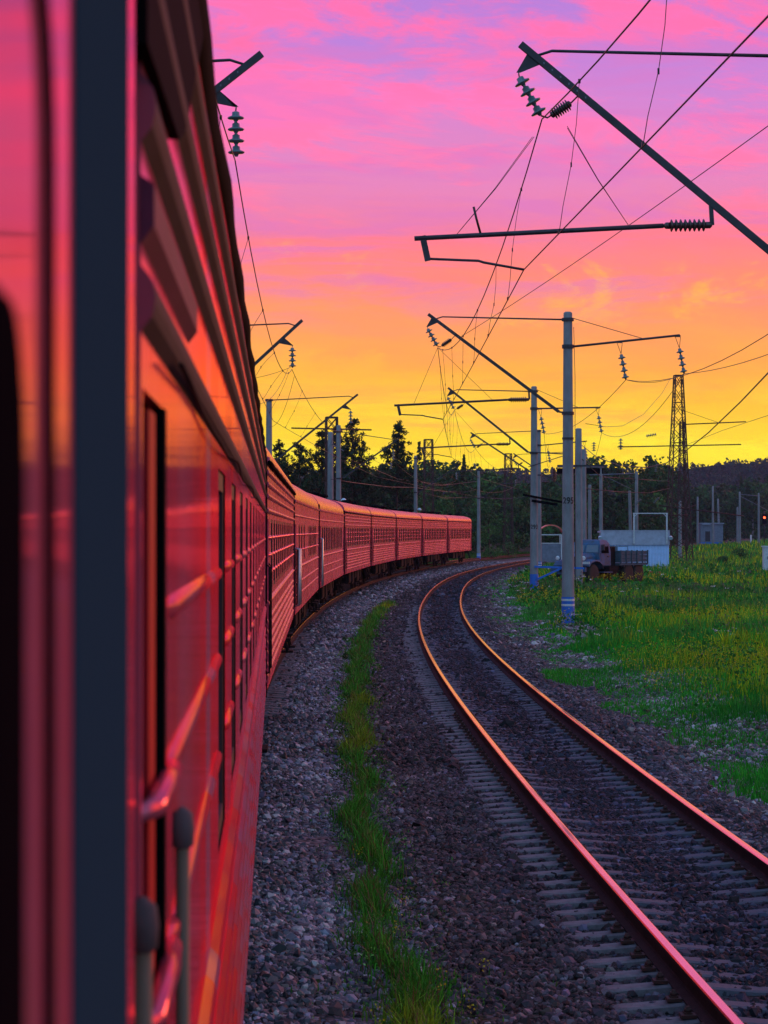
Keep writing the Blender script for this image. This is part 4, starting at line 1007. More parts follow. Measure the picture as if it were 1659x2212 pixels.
# ---------------------------------------------------------------- shelter, hut, cabinet, crate, slabs, signal
t = thing('shelter', 'small glazed shelter with arched orange roof between the numbered poles', 'shelter', (13.75,190,.2))
b = MB(); arc = [(.98*math.cos(R(a)), 2.45+.75*math.sin(R(a))) for a in range(14, 167, 9)]; n = len(arc)
V = [(x,y,z+dz) for y in (-.9,.9) for dz in (0,.09) for x, z in arc]
Fc = [(i,i+1,2*n+i+1,2*n+i) for i in range(n-1)]+[(n+i,n+i+1,3*n+i+1,3*n+i) for i in range(n-1)]+[(i,i+1,n+i+1,n+i) for i in range(n-1)]+[(2*n+i,2*n+i+1,3*n+i+1,3*n+i) for i in range(n-1)]
b.add(V, Fc, 0); b.build('roof', M['orange'], t)
b = MB()
for x in (-.85,.85):
    for y in (-.8,.8): b.box((x,y,1.2),(.09,.09,2.5))
for y in (-.8,.8): b.box((0,y,2.45),(1.7,.08,.08)); b.box((0,y,1.75),(1.7,.06,.06))
b.build('frame', M['white'], t)
b = MB(); b.box((0,-.78,.95),(1.62,.03,1.5)); b.build('panel', M['hut'], t)
t = thing('hut', 'small grey hut with overhanging roof far off beside the far poles', 'hut', (P(1535,1172,480).x, 480, P(1535,1172,480).z-.3))
b = MB(); b.box((0,0,2.1),(4.6,4,4.2)); b.build('wall', M['hut'], t)
b = MB(); b.box((0,0,4.3),(5.0,4.5,.22)); b.box((-1.2,-2.1,4.15),(1.7,.5,.35)); b.build('roof', M['shedbase'], t)
b = MB(); b.box((-.9,-2.03,1.6),(1.0,.06,2.1)); b.build('door', M['steel'], t)
b = MB(); b.box((0,0,.2),(4.75,4.15,.4)); b.build('plinth', M['blue'], t)
c = P(1661,1207,160); t = thing('cabinet', 'white cabinet cut off by the edge of the photo', 'cabinet', (c.x+.15,160,.15))
b = MB(); b.box((0,0,.9),(1.1,.7,1.6)); b.box((0,0,1.74),(1.25,.85,.08)); b.build('housing', M['white'], t); b = MB(); b.box((.05,-.37,.9),(.85,.03,1.3)); d = b.build('door', M['white'], t); b = MB(); b.box((-.3,-.40,.95),(.04,.04,.2)); b.build('handle', M['steel'], d)
c = P(1414,1241,150); t = thing('crate', 'bright red crate lying in the grass right of the truck', 'crate', (c.x,150,c.z-.25), R(20))
b = MB()
for z in (.08,.24,.40): 
    b.box((0,-.28,z),(.56,.03,.09)); b.box((0,.28,z),(.56,.03,.09)); b.box((-.28,0,z),(.03,.53,.09)); b.box((.28,0,z),(.03,.53,.09))
for x in (-.27,.27):
    for y in (-.27,.27): b.box((x,y,.24),(.05,.05,.44))
b.box((0,0,.05),(.54,.54,.03)); b.build('box', M['crate'], t)
for i, (dx_, dy_, Y, s, lab) in enumerate(((1112,1231,128,.9,'pale slab leftmost in the heap before pole 293'),(1125,1229,131,1.0,'pale slab in the middle of the heap before pole 293'),(1138,1227,134,.8,'pale slab of the heap closest to pole 293'),(1141,1233,121,.55,'pale upright block leaning by the foot of pole 293'))):
    p = P(dx_, dy_, Y); b = MB(); b.box((0,0,.06),(s*1.3,s,.13),0,Matrix.Rotation(random.uniform(-.2,.2),3,'X')); o = b.build('concrete_slab', M['slab']); o.location = (p.x, Y, gz(p.x,Y)+.04); o.rotation_euler = (0, (1.2 if i == 3 else random.uniform(-.15,.1)), random.uniform(-.6,.6)); tag(o, lab, 'slab', 'concrete slabs by pole 293')
p = P(1640,1118,470)
t = thing('rail_signal', 'distant signal showing one red light before the gantry pole', 'signal', (p.x+.7, 468, 0), 0)
b = MB(); b.tube([(0,0,0),(0,0,7)], .1, 8); b.build('mast', M['steel'], t)
b = MB(); zc = P(1640,1118,468).z; b.box((0,-.2,zc-.3),(.9,.2,2.0)); b.build('head', M['black'], t)
m, nt, bb = nodes('lit_red_lens'); bb.inputs['Emission Color'].default_value = (1,.10,.03,1); bb.inputs['Emission Strength'].default_value = 4; bb.inputs['Base Color'].default_value = (.4,.02,.01,1)
b = MB(); b.lathe((0,-.3,zc),(0,-.36,zc), [(0,.24),(1,.2)], 16); b.build('red_lamp', m, t)
t = thing('marker_post', 'short white marker post beside the far rails', 'post', (P(1622,1170,480).x,480,.2)); b = MB(); b.lathe((0,0,0),(0,0,1.9),[(0,.16),(.97,.15),(1,.1)],10); b.build('shaft', M['white'], t)

# ---------------------------------------------------------------- the old truck
h = Vector((-.58,-.815,0)); ang = math.atan2(h.y, h.x)
t = thing('truck', 'old grey bonneted three-axle truck parked in the grass beside pole 295', 'truck', (12.45,134,gz(12.45,134)-.02), ang); t.scale = (1.1,1.1,1.1)
def rbox(b, x0, x1, y0, y1, z0, z1, ch=.06, m=0):   # box with chamfered long edges (swept along x)
    poly = [Vector((0,y,z)) for y, z in ((y0+ch,z0),(y1-ch,z0),(y1,z0+ch),(y1,z1-ch),(y1-ch,z1),(y0+ch,z1),(y0,z1-ch),(y0,z0+ch))]
    b.prism(poly, (x0,0,0), (x1,0,0), m)
b = MB(); b.box((0,.42,.78),(6.3,.12,.2)); b.box((0,-.42,.78),(6.3,.12,.2)); b.box((-2.6,0,.78),(.2,.9,.18)); b.box((.2,.9,.72),(.95,.4,.42)); b.box((.2,-.9,.72),(.95,.4,.42)); b.build('chassis', M['under'], t)
b = MB(); st_ = [(1.35,.66,.92,1.62),(1.9,.62,.92,1.60),(2.5,.52,.93,1.52),(2.78,.46,.95,1.46)]
vs = []
for x, w, z0, z1 in st_:
    vs += [(x,-w,z0),(x,-w,z1-.16),(x,-w*.72,z1),(x,w*.72,z1),(x,w,z1-.16),(x,w,z0)]
b.add(vs, [(6*i+k,6*i+(k+1)%6,6*i+6+(k+1)%6,6*i+6+k) for i in range(3) for k in range(6)]+[tuple(range(6)),tuple(range(18,24))], 0); b.build('bonnet', M['truck'], t)
b = MB(); b.box((2.80,0,1.19),(.05,.72,.5)); 
for i in range(9): b.box((2.84,-.32+.08*i,1.19),(.04,.03,.48))
b.build('grille', M['under'], t)
b = MB()
for s in (-1,1):
    arch = [(1.25,.90),(1.42,1.14),(1.7,1.28),(2.1,1.31),(2.5,1.22),(2.75,1.02)]
    vs = []
    for x, z in arch: vs += [(x,s*.55,z),(x,s*1.08,z-.03),(x,s*1.10,z-.10),(x,s*.55,z-.05)]
    b.add(vs, [(4*i+k,4*i+(k+1)%4,4*i+4+(k+1)%4,4*i+4+k) for i in range(5) for k in range(4)]+[(0,1,2,3),(20,21,22,23)], 0)
    b.box((.85,s*.98,.62),(.95,.3,.05))
b.build('wing', M['truck'], t)
b = MB(); rbox(b, .18,1.35,-.90,.90,.92,1.62,.05)
vs = []
for x0, x1, w, z in ((.18,1.33,.90,1.60),(.20,1.20,.84,2.08),(.28,1.02,.70,2.28),(.42,.85,.5,2.33)):
    vs += [(x0,-w,z),(x1,-w,z),(x1,w,z),(x0,w,z)]
b.add(vs, [(4*i+k,4*i+(k+1)%4,4*i+4+(k+1)%4,4*i+4+k) for i in range(3) for k in range(4)]+[(12,13,14,15)], 0); b.build('cab', M['truck'], t)
b = MB()
for s in (-1,1):
    b.add([(1.318,s*.06,1.66),(1.318,s*.80,1.66),(1.215,s*.75,2.04),(1.215,s*.06,2.04)], [(0,1,2,3)], 0)
    b.add([(1.338,s*.06,1.66),(1.338,s*.80,1.66),(1.235,s*.75,2.04),(1.235,s*.06,2.04)], [(0,1,2,3)], 0)
b.build('windscreen', M['screen'], t)
for s in (-1,1):
    b = MB(); b.prism([Vector((.32,s*.905,.98)),Vector((1.20,s*.905,.98)),Vector((1.24,s*.905,1.6)),Vector((1.14,s*.855,2.02)),Vector((.34,s*.855,2.02)),Vector((.3,s*.905,1.6))], (0,-.008,0), (0,.008,0)); d = b.build('door', M['truck'], t)
    b = MB(); b.prism([Vector((.40,s*.905,1.62)),Vector((1.16,s*.905,1.62)),Vector((1.08,s*.87,1.97)),Vector((.42,s*.87,1.97))], (0,-.014,0), (0,.014,0)); b.build('door_pane', M['black'], d)
    b = MB(); b.box((.5,s*.93,1.45),(.16,.04,.04)); b.build('handle', M['steel'], d)
    b = MB(); b.tube([(1.3,s*.9,1.7),(1.42,s*1.12,1.78),(1.42,s*1.14,1.95)], .012, 5); b.box((1.42,s*1.15,1.92),(.03,.2,.3)); b.build('mirror', M['steel'], t)
    b = MB(); b.lathe((2.62,s*.78,1.36),(2.80,s*.78,1.36), [(0,.04),(.3,.12),(.9,.145),(1,.13)], 14); hl = b.build('headlight', M['truck'], t)
    b = MB(); b.lathe((2.80,s*.78,1.36),(2.83,s*.78,1.36), [(0,.125),(1,.07)], 14); b.build('lens', M['lens'], hl)
b = MB(); b.box((3.02,0,.78),(.12,2.1,.24)); b.box((2.86,.5,.78),(.3,.1,.14)); b.box((2.86,-.5,.78),(.3,.1,.14)); b.box((3.0,0,.58),(.1,1.3,.1)); b.build('bumper', M['truck'], t)
b = MB(); b.box((2.9,.95,1.13),(.05,.5,.12)); b.build('number_plate', M['white'], t)
b = MB(); rbox(b, -.35,.08,-.86,.86,.85,1.95,.04); b.build('stowage_box', M['under'], t)
b = MB(); b.box((-1.95,0,1.02),(3.1,2.2,.12)); 
for s in (-1,1):
    for z in (1.22,1.42,1.62): b.box((-1.95,s*1.09,z),(3.1,.05,.185))
    for i in range(6): b.box((-3.4+.58*i,s*1.13,1.40),(.07,.05,.72))
for x in (-3.49,-.42):
    for z in (1.22,1.42,1.62): b.box((x,0,z),(.05,2.14,.185))
for x in (-3.0,-2,-1): b.box((x,0,.93),(.1,2.1,.1))
b.build('cargo_bed', M['wood'], t)
for x in (2.1,-1.55,-2.67):
    for s in (-1,1):
        b = MB(); b.lathe((x,s*.72,.52),(x,s*1.02,.52), [(0,.28),(0,.44),(.1,.51),(.3,.535),(.7,.535),(.9,.51),(1,.44),(1,.28)], 22); w_ = b.build('wheel', M['tyre'], t)
        b = MB(); b.lathe((x,s*.80,.52),(x,s*1.0,.52), [(0,.29),(.9,.285),(.72,.22),(.6,.12),(.95,.10),(1,.05)], 16); b.build('rim', M['truck'], w_)
# ---------------------------------------------------------------- vegetation
def cards(C, size, tint, asp=1.0, up=.0, rng=RNG):   # a small leafy quad at every centre, turned every way
    n = len(C)
    a = rng.normal(size=(n,3)); a[:,2] += up*np.sign(rng.random(n)-.3)*1.0; a /= np.linalg.norm(a,axis=1)[:,None]
    b = rng.normal(size=(n,3)); b -= a*(a*b).sum(1)[:,None]; b /= np.linalg.norm(b,axis=1)[:,None]
    s = np.asarray(size).reshape(-1,1)*np.ones((n,1))
    V = np.stack([C-a*s*.5, C+b*s*.5*asp-a*s*.05, C+a*s*.5, C-b*s*.5*asp+a*s*.05], 1).reshape(-1,3)
    return V, np.repeat(tint, 4, 0)
def card_mesh(name, Vs, Cs, mats, trunk=None):
    V = np.concatenate(Vs); T = np.concatenate(Cs); n = len(V)//4
    return npmesh(name, V, np.arange(len(V)), np.full(n,4), mats, T)
G1, G2, G3 = np.array((.022,.06,.018)), np.array((.05,.13,.028)), np.array((.055,.12,.03))
# pines: tapered trunk, whorled limbs, upturned brushes of needles
def pine(seed, H, crown0, spread, label):
    rng = np.random.default_rng(seed); mb = MB(); C, S, T = [], [], []
    bend = rng.normal(0,.02,2)
    tr = lambda z: Vector((bend[0]*z+.05*math.sin(z*.6+seed), bend[1]*z, z))
    mb.tube([tr(z) for z in np.linspace(-.3,H*.98,10)], [max(.02,.20*(1-i/10.5)) for i in range(10)], 7)
    z = crown0
    while z < H:
        f = (z-crown0)/(H-crown0); n = rng.integers(3,6) if f < .9 else 3; a0 = rng.random()*6.3
        for k in range(n):
            a = a0+6.283*k/n+rng.normal(0,.35); ln = spread*max(.14,(1-f)**.9*(.6+.4*min(1,f*4+.25)))*rng.uniform(.6,1.2)
            p0 = tr(z); d = Vector((math.cos(a), math.sin(a), rng.uniform(.15,.45)+.45*f))
            p1 = p0+d*ln*.55; p2 = p1+Vector((math.cos(a)*.45, math.sin(a)*.40, .42))*ln
            mb.tube([p0,p1,p2], [.035*(1-f)+.012,.02,.006], 4)
            for j in range(max(3,int(ln*4.6))):
                t = .28+.72*(j+rng.random())/max(3,int(ln*4.2)); c = (p0.lerp(p1,t/.55) if t < .55 else p1.lerp(p2,(t-.55)/.45))
                side = rng.normal(0,.13,3)*(1.2-t*.6)
                br = rng.uniform(.35,1.25)
                q = np.array(c)+side; m = rng.integers(18,26)
                C.append(q+rng.normal(0,.12,(m,3))*np.array((1,1,.8))+np.array((0,0,.05))); S.append(rng.uniform(.22,.42,m)); T.append(np.tile(np.array((.022,.05,.020))*br,(m,1))*rng.uniform(.7,1.3,(m,1)))
        z += rng.uniform(.42,.75)
    t = thing('pine_tree', label, 'tree', group='pines behind the train')
    mb.build('trunk', M['bark'], t)
    V, Tn = cards(np.concatenate(C), np.concatenate(S), np.concatenate(T), .32, .5, rng)
    o = bpy.data.objects.new('crown', card_mesh('crown', [V],[Tn],[M['leaf']])); COL.objects.link(o); o.parent = t
    return t
PT = [(850,916,222,3.0,'lone spiky pine whose top stands free right of the close pole pair'),(757,918,215,3.1,'bushy pine right behind the close pair of poles'),(702,935,205,2.8,'pine left of the close pair of poles'),
      (620,956,175,1.7,'small pine top next to the grey pole at the coach joint'),(655,966,190,2.6,'thin-topped pine between the small pine and the pole pair'),(728,926,235,2.8,'pine peeking out between the two close poles')]
protos = [pine(3,13.5,4.6,2.9,PT[0][4]), pine(8,12.5,3.8,3.6,PT[1][4]), pine(21,12,3.6,3.2,PT[2][4])]
for i, (dx_, dy_, Y, sp, lab) in enumerate(PT):
    t = protos[i] if i < 3 else copy_tree(protos[i % 3]); H = (13.5,12.5,12)[i % 3]
    p = P(dx_, dy_, Y); z0 = -.7; s = (p.z-z0)/H
    t.location = (p.x, Y, z0); t.scale = (s,s,s); t.rotation_euler = (0,0,i*1.3); t['label'] = lab
# broadleaf crowns
def crown(rng, H, Wd, n_bl, n_card, size, base, light):
    C, S, T = [], [], []
    for k in range(n_bl):
        f = rng.random()**.8; a = rng.random()*6.283; rr = Wd*(1-.75*abs(f-.35)**1.1)*rng.uniform(.15,.85)
        c = np.array((math.cos(a)*rr, math.sin(a)*rr, H*(.12+.83*f))); br = Wd*rng.uniform(.22,.42)
        d = rng.normal(size=(n_card,3)); d /= np.linalg.norm(d,axis=1)[:,None]
        C.append(c+d*br*rng.uniform(.55,1.05,(n_card,1))*np.array((1,1,.8))); S.append(rng.uniform(.6,1.3,n_card)*size)
        m = rng.random(); col = base*(1-m)+light*m
        T.append(np.tile(col,(n_card,1))*rng.lognormal(0,.25,(n_card,1)))
    return np.concatenate(C), np.concatenate(S), np.concatenate(T)
def broad(seed, H, Wd, label, base, light, loc, name='broadleaf_tree', size=.30, n=16, nc=110):
    rng = np.random.default_rng(seed); C, S, T = crown(rng,H,Wd,n,nc,size,base,light)
    t = thing(name, label, 'tree' if name != 'bush' else 'bush', loc, group='broadleaf trees and bushes')
    mb = MB(); mb.tube([(0,0,-.3),(.1,.05,H*.3),(0,.1,H*.75)], [.16*H/10,.11*H/10,.03], 7)
    for k in range(4): a = k*1.7; mb.tube([(0,0,H*.25+.08*k*H),(math.cos(a)*Wd*.35,math.sin(a)*Wd*.35,H*(.45+.1*k))], [.07,.02], 5)
    mb.build('trunk', M['bark'], t)
    V, Tn = cards(C,S,T,.75,.1,rng); o = bpy.data.objects.new('crown', card_mesh('crown',[V],[Tn],[M['leaf']])); COL.objects.link(o); o.parent = t
for i, (dx_, dytop, Y, Wd, lab, lite) in enumerate(((935,1035,285,3.2,'light green broadleaf tree behind the lamp pole',1.5),(960,1075,270,2.8,'rounded light green tree beside the tail pole',1.35),(1055,1055,300,3.6,'broad dull green tree between tail pole and pole 293',1.1),
        (1105,1035,310,3.4,'taller dull green tree left of pole 293',1.0),(1010,1040,320,3.2,'dark green tree behind the tail pole',.9),(880,1020,262,3.0,'dark broadleaf tree under the lone pine',.7),(1190,1080,330,3.0,'dim tree behind the orange-roofed shelter',.9))):
    p = P(dx_,dytop,Y); broad(40+i, p.z+.6, Wd, lab, G1*1.2, G2*lite, (p.x,Y,-.6))
for i, (dx_, dyb, Y, H, lab) in enumerate(((1060,1192,262,1.6,'low bush at the forest foot near the tail pole'),(1098,1188,270,1.9,'low bush at the forest foot left of pole 293'),(1340,1240,138,.9,'weedy bush in front of the truck\'s rear wheels'),(1420,1195,215,1.2,'bush right of the shed'),(1600,1195,230,1.3,'dark bush in the meadow before the far poles'),(1560,1205,200,1.0,'dark bush in the meadow below the hut'),(1370,1247,140,.7,'weedy clump between truck and crate'))):
    p = P(dx_,dyb,Y); broad(70+i, H, H*.85, lab, G1*1.6, G2*1.1, (p.x,Y,gz(p.x,Y)), 'bush', .15, 9, 70)
# the forest as one mass: rows of crowns following the far side of the line
def forest():
    rng = np.random.default_rng(5); Vs, Cs = [], []
    def row(n, x0, x1, y0, y1, h0, h1, w, base, light, cards_, size, bl=9):
        for _ in range(n):
            t = rng.random(); x = x0+(x1-x0)*t; y = y0+(y1-y0)*t+rng.uniform(-6,26); H = rng.uniform(h0,h1)*(1+.15*math.sin(x*.21)); Wd = w*rng.uniform(.7,1.25)
            m = rng.random()
            if rng.random() < .04:                      # conifer spire
                f = rng.random(cards_*bl)**.7; a = rng.random(len(f))*6.283; r_ = Wd*.7*(1-f)*rng.uniform(.5,1.1,len(f))
                C = np.stack([np.cos(a)*r_, np.sin(a)*r_, H*1.08*(.1+.9*f)],1); S = rng.uniform(.6,1.2,len(f))*size; T = np.tile(base*.8,(len(f),1))*rng.lognormal(0,.25,(len(f),1))
            else: C, S, T = crown(rng,H,Wd,bl,cards_,size,base*(.8+.4*m),base*.4+light*m)
            V, Tn = cards(C+np.array((x,y,-.8)),S,T,.75,.1,rng); Vs.append(V); Cs.append(Tn)
    row(120,-75,-8,235,290,8.5,12,3.2,G1,G2*.8,34,.55)
    row(90,-12,44,300,345,11,13.2,3.4,G1*1.1,G2,38,.58)
    row(60,-10,40,335,365,12,14.5,3.4,G1,G2*.8,34,.65)
    row(110,42,64,352,530,12.5,15.5,3.6,G1*1.1,G2*.9,36,.65)
    row(150,58,150,545,640,13.5,16.5,4.4,G1*1.1,G2*.8,30,.9)
    row(90,70,190,650,720,14,18,4.8,G1,G2*.7,28,1.0)
    row(60,-160,-70,200,260,9,13,3.5,G1,G2*.8,24,.7)
    row(80,140,330,600,560,15,20,4.6,G1,G2*.7,22,1.1)
    o = bpy.data.objects.new('forest', card_mesh('forest',Vs,Cs,[M['leaf']])); COL.objects.link(o); tag(o, kind='stuff')
forest()
def hill():
    rng = np.random.default_rng(9); xs = np.linspace(-540,560,110); ys = np.linspace(900,1560,40); XX, YY = np.meshgrid(xs,ys)
    prof = np.interp(XX, [-700,-200,0,150,260,420,700,1100],[44,42,38,40,47,51,54,50])
    Z = prof*np.clip((YY-900)/520,0,1)**.8+1.2*np.sin(XX*.031)+.8*np.sin(XX*.083+YY*.02)-1
    i = np.arange(XX.size).reshape(XX.shape); Fc = np.stack([i[:-1,:-1],i[:-1,1:],i[1:,1:],i[1:,:-1]],-1).reshape(-1,4)
    m = mat('hill_forest_floor', (.006,.014,.010), 1, spec=0, noise=.5, nscale=.03)
    o = bpy.data.objects.new('hill', npmesh('hill', np.c_[XX.ravel(),YY.ravel(),Z.ravel()], Fc.ravel(), np.full(len(Fc),4), [m], smooth=True)); COL.objects.link(o); tag(o, kind='structure')
    n = 5200; x = rng.uniform(-330,560,n); y = 920+rng.random(n)**.7*520; hz = np.interp(x,[-700,-200,0,150,260,420,700,1100],[44,42,38,40,47,51,54,50])*np.clip((y-900)/520,0,1)**.8
    H = rng.uniform(2.2,4.2,n); tall = rng.random(n) < .03; H[tall] += rng.uniform(.5,2,tall.sum())
    k = 16; f = rng.random((n,k))**.7; a = rng.random((n,k))*6.283; r_ = 2.6*(1-f)**.7*rng.uniform(.4,1.1,(n,k))
    C = np.stack([x[:,None]+np.cos(a)*r_, y[:,None]+np.sin(a)*r_, hz[:,None]-1+H[:,None]*f],-1).reshape(-1,3)
    T = np.repeat(np.array((.013,.032,.016))*rng.lognormal(0,.3,(n,1)),k,0)
    V, Tn = cards(C, rng.uniform(1.0,1.9,n*k), T, .8, .2, rng)
    o = bpy.data.objects.new('distant_forest', card_mesh('distant_forest',[V],[Tn],[M['leaf']])); COL.objects.link(o); tag(o, kind='stuff')
hill()
# blades of grass: five-point blades, two faces each
def blades(X, Y, Z, h, w, tint, lean=.35, rng=RNG):
    n = len(X); a = rng.random(n)*6.283; b = rng.random(n)*6.283; ln = lean*h*rng.random(n)
    wx, wy = np.cos(a)*w/2, np.sin(a)*w/2; lx, ly = np.cos(b)*ln, np.sin(b)*ln
    V = np.stack([np.c_[X-wx,Y-wy,Z-.03],np.c_[X+wx,Y+wy,Z-.03],np.c_[X+wx*.8+lx*.35,Y+wy*.8+ly*.35,Z+h*.6],np.c_[X-wx*.8+lx*.35,Y-wy*.8+ly*.35,Z+h*.6],np.c_[X+lx,Y+ly,Z+h]],1).reshape(-1,3)
    i = np.arange(n)*5
    F4 = np.stack([i,i+1,i+2,i+3],1); F3 = np.stack([i+3,i+2,i+4],1)
    fl = np.concatenate([F4,F3],1).ravel(); nper = np.tile([4,3],n)
    return V, fl, nper, np.repeat(tint,5,0)
def grass_obj(name, parts):
    V, fl, npr, T, o = [], [], [], [], 0
    for v, f_, p_, t in parts: V.append(v); fl.append(f_+o); npr.append(p_); T.append(t); o += len(v)
    ob = bpy.data.objects.new(name, npmesh(name,np.concatenate(V),np.concatenate(fl),np.concatenate(npr),[M['grass']],np.concatenate(T))); COL.objects.link(ob); tag(ob, kind='stuff'); return ob
def edge(Y): return np.interp(Y,[12,22,27,33,38,45,55,67,76,90,143,180],[2.8,2.3,1.95,2.15,2.0,1.9,2.1,2.4,2.2,2.0,2.0,2.2])
def meadow():
    parts, rng = [], RNG
    def field(n, y0, y1, h0, h1, w, x1f):
        u = rng.random(n); Y = y0*(y1/y0)**u; O = edge(Y)-.8+(rng.random(n)**1.25)*x1f*Y
        X = sidev(Y)+O; ok = (X < .172*Y+3); X, Y, O = X[ok], Y[ok], O[ok]
        d = O-edge(Y)+vnoise(X,Y,1.3,2)*.55; ok = d > 0; X, Y, O, d = X[ok], Y[ok], O[ok], d[ok]
        tall = np.clip((d-.8)/2.6,0,1); big = vnoise(X,Y,4,7); sml = vnoise(X,Y,1.1,8)
        ok = rng.random(len(X)) < np.clip(.42+.9*d+.3*sml,.1,1); X,Y,O,d,tall,big,sml = (q[ok] for q in (X,Y,O,d,tall,big,sml))
        tall = tall*(1-.8*((X > 8.5)&(X < 17)&(Y > 112)&(Y < 137)))
        for px, py in ((6.12,76.5),(7.57,116)): tall = np.where((np.abs(X-px) < .5)&(Y > py-9)&(Y < py+.3), 0, tall)
        h = (h0+(h1-h0)*tall)*(.72+.55*np.clip(sml,-1,1))*rng.uniform(.5,1.25,len(X))
        yel = np.clip(.5+.9*big+.3*sml,0,1)*tall
        a_, b_, c_ = np.array((.022,.31,.02)), np.array((.30,.44,.008)), np.array((.07,.11,.06))
        fy = np.clip(yel*.75+.35*vnoise(X,Y,.5,9)*tall,0,1); pick = (rng.random(len(X)) < fy**1.5*.8)[:,None]; T = np.where(pick,b_*np.array((1.15,1.05,1)),a_*(.75+.5*np.clip(.5+.6*vnoise(X,Y,.9,10),0,1))[:,None]); br = np.clip(-.1-big+.4*sml,0,1)[:,None]*tall[:,None]; T = T*(1-br*.85)+c_*br*.85
        T = T*rng.lognormal(-.05,.32,(len(X),1))
        parts.append(blades(X,Y,ground_z(X,Y),h,w*(.7+.6*rng.random(len(X))),T,.45,rng))
    field(150000,24,62,.12,.44,.016,.28); field(130000,55,130,.07,.55,.028,.22); field(70000,110,300,.12,.7,.06,.22); field(40000,240,620,.3,.8,.16,.25)
    # grass between track and forest beyond the train
    n = 26000; Y = rng.uniform(225,330,n); X = train_xv(Y)+1.9*(-1)-rng.random(n)*22; ok = X > -8; X, Y = X[ok], Y[ok]
    parts.append(blades(X,Y,ground_z(X,Y),rng.uniform(.2,.8,len(X)),.09,np.array((.02,.10,.012))*rng.lognormal(0,.35,(len(X),1)),.4,rng))
    grass_obj('meadow_grass', parts)
def train_xv(Y): return np.where(Y < 318, -2.13+(Y-70.5)**2/2290.0, wall_x(318)+(Y-318)*.216)-1.32
meadow()
def weeds():
    parts, rng = [], RNG
    n = 44000; Y = 13*(105/13)**rng.random(n); c = np.interp(Y,[13,18,25,40,60,90],[-2.72,-2.75,-2.78,-2.62,-2.52,-2.45]); wdt = np.interp(Y,[13,20,30,45,70,95],[.27,.20,.14,.20,.27,.30])
    c = c+.10*np.sin(Y*.9)+.07*np.sin(Y*2.3+1)
    O = c+rng.normal(0,1,n)*wdt*np.where(rng.random(n) < .25, 1.3, .5); X = sidev(Y)+O; den = vnoise(X*.0,Y,1.6,31)*.22+vnoise(X,Y,.35,32)*.55
    ok = rng.random(n) < np.clip(.72+den+np.interp(Y,[13,24,30,40],[-.22,-.15,-.05,.1]),.03,1); X,Y,O,c,wdt = X[ok],Y[ok],O[ok],c[ok],wdt[ok]
    h = rng.uniform(.03,.2,len(X))*rng.choice([.6,1,1.5],len(X))*np.clip(1.25-np.abs(O-c)/(wdt*2),.3,1.2); yel = np.clip(vnoise(X,Y,1.2,33),0,1)[:,None]
    T = (np.array((.035,.22,.016))*(1-yel)+np.array((.22,.31,.010))*yel)*rng.lognormal(0,.35,(len(X),1))
    T = np.where((rng.random(len(X)) < .14)[:,None], np.array((.14,.09,.05))*rng.lognormal(0,.3,(len(X),1)), T)
    parts.append(blades(X,Y,ground_z(X,Y),h,.008+.00022*Y,T,.8,rng))
    n = 2200; Y = rng.uniform(13,60,n); O = np.where(rng.random(n)<.5,rng.uniform(-4.4,-3.2,n),rng.uniform(2.2,4,n)); X = sidev(Y)+O; ok = vnoise(X,Y,.35,35) > .75; X,Y = X[ok],Y[ok]
    parts.append(blades(X,Y,ground_z(X,Y),rng.uniform(.04,.12,len(X)),.012,np.array((.02,.07,.012))*rng.lognormal(0,.3,(len(X),1)),.8,rng))
    grass_obj('weed_strip', parts)
weeds()
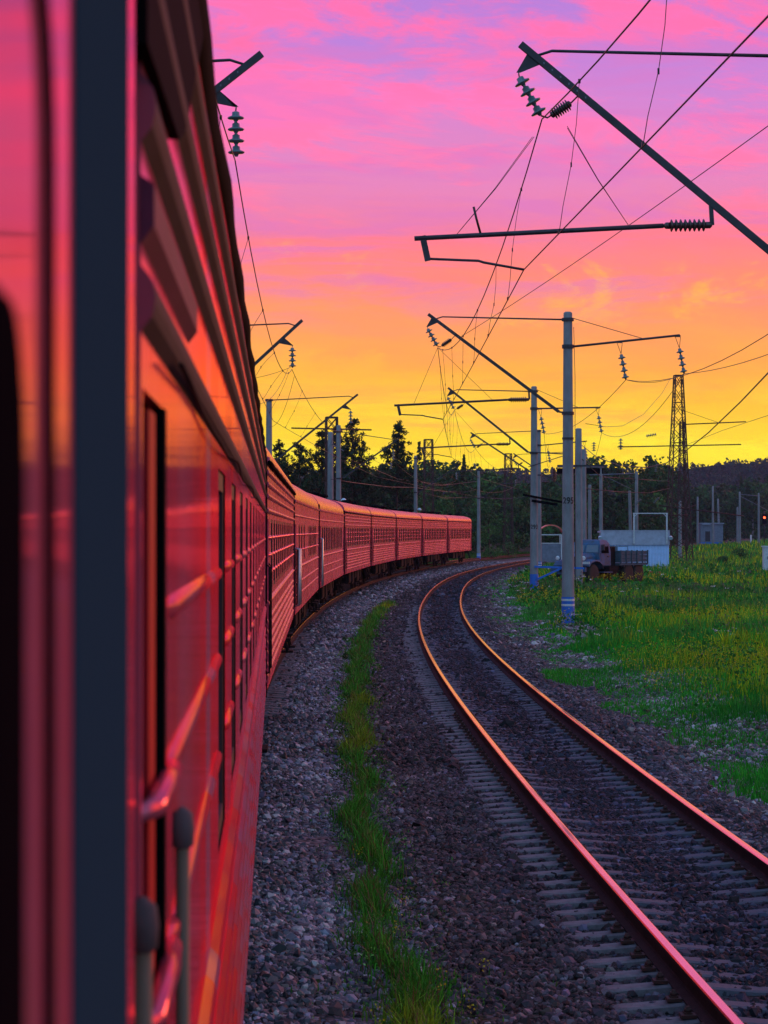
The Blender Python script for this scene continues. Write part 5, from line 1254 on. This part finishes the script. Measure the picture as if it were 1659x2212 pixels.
def flowers():
    rng = RNG; Vs, Cs = [], []
    def bunch(n, y0, y1, col, s0, s1, zr, m, sel, k, spread):
        Y = y0*(y1/y0)**rng.random(n); O = edge(Y)+1.2+rng.random(n)*.2*Y; X = sidev(Y)+O; ok = (X < .172*Y+3)&(sel(vnoise(X,Y,4,7),vnoise(X,Y,1.4,m))); X,Y = X[ok],Y[ok]
        Z = ground_z(X,Y)+rng.uniform(*zr,len(X)); C = np.repeat(np.c_[X,Y,Z],k,0)+rng.normal(0,1,(len(X)*k,3))*np.array(spread)
        V, T = cards(C, rng.uniform(s0,s1,len(C))*np.clip(C[:,1]/60,.8,3), np.tile(col,(len(C),1))*rng.lognormal(0,.2,(len(C),1)), .8, .6, rng); Vs.append(V); Cs.append(T)
    bunch(9000,32,200,np.array((.02,.16,.02)),.05,.12,(.15,.5),54,lambda a,b: b > .1,6,(.08,.08,.10))
    bunch(5000,32,200,np.array((.10,.09,.07)),.03,.07,(.3,.65),55,lambda a,b: (b > .3)&(a < -.1),6,(.05,.05,.10))
    bunch(15000,30,190,np.array((.42,.40,.015)),.02,.045,(.25,.6),51,lambda a,b: a+b*.6 > .55,5,(.04,.04,.07))
    bunch(2600,30,190,np.array((.5,.52,.5)),.025,.05,(.4,.65),52,lambda a,b: b > .75,6,(.06,.06,.008))
    bunch(600,30,120,np.array((.22,.06,.2)),.02,.04,(.3,.55),53,lambda a,b: b > .6,3,(.02,.02,.02))
    ob = bpy.data.objects.new('meadow_flowers', card_mesh('meadow_flowers',Vs,Cs,[M['grass']])); COL.objects.link(ob); tag(ob, kind='stuff')
    n = 700; Y = 13*(70/13)**rng.random(n); O = np.interp(Y,[13,18,25,40,60,90],[-2.72,-2.75,-2.78,-2.62,-2.52,-2.45])+rng.normal(0,.22,n); X = sidev(Y)+O; k = 14
    C = np.repeat(np.c_[X,Y,ground_z(X,Y)+rng.uniform(.03,.14,n)],k,0)+rng.normal(0,1,(n*k,3))*np.array((.04,.04,.035))
    V, T = cards(C, rng.uniform(.02,.05,n*k)*np.clip(C[:,1]/30,.8,2), np.repeat(np.array((.03,.12,.02))*rng.lognormal(0,.45,(n,1)),k,0), .55, .1, rng)
    ob = bpy.data.objects.new('weed_leaves', card_mesh('weed_leaves',[V],[T],[M['grass']])); COL.objects.link(ob); tag(ob, kind='stuff')
    Vs, Cs = [], []
    Y = np.array([14.6,15.1,15.9,16.4,18,19.5,22,13.6]); O = np.array([-2.95,-2.35,-2.5,-2.15,-2.7,-2.6,-2.9,-2.6]); X = sidev(Y)+O
    C = np.repeat(np.c_[X,Y,ground_z(X,Y)+.26],16,0)+rng.normal(0,1,(128,3))*np.array((.035,.035,.05))
    V, T = cards(C, rng.uniform(.012,.024,128), np.tile((.4,.42,.02),(128,1))*rng.lognormal(0,.2,(128,1)), .7, .5, rng)
    ob = bpy.data.objects.new('weed_flowers', card_mesh('weed_flowers',[V],[T],[M['grass']])); COL.objects.link(ob); tag(ob, kind='stuff')
flowers()
# ---------------------------------------------------------------- the evening air
def haze():
    b = MB(); b.box((40,790,37),(1900,1760,82)); m = bpy.data.materials.new('evening_haze'); m.use_nodes = True; nt = m.node_tree; nt.nodes.clear()
    v = nt.nodes.new('ShaderNodeVolumePrincipled'); v.inputs['Color'].default_value = (.62,.70,1,1); v.inputs['Density'].default_value = .00008; v.inputs['Anisotropy'].default_value = .1
    o = nt.nodes.new('ShaderNodeOutputMaterial'); nt.links.new(v.outputs[0], o.inputs['Volume'])
    h = b.build('haze', m); tag(h, kind='stuff')
haze()
SC.cycles.volume_bounces = 0
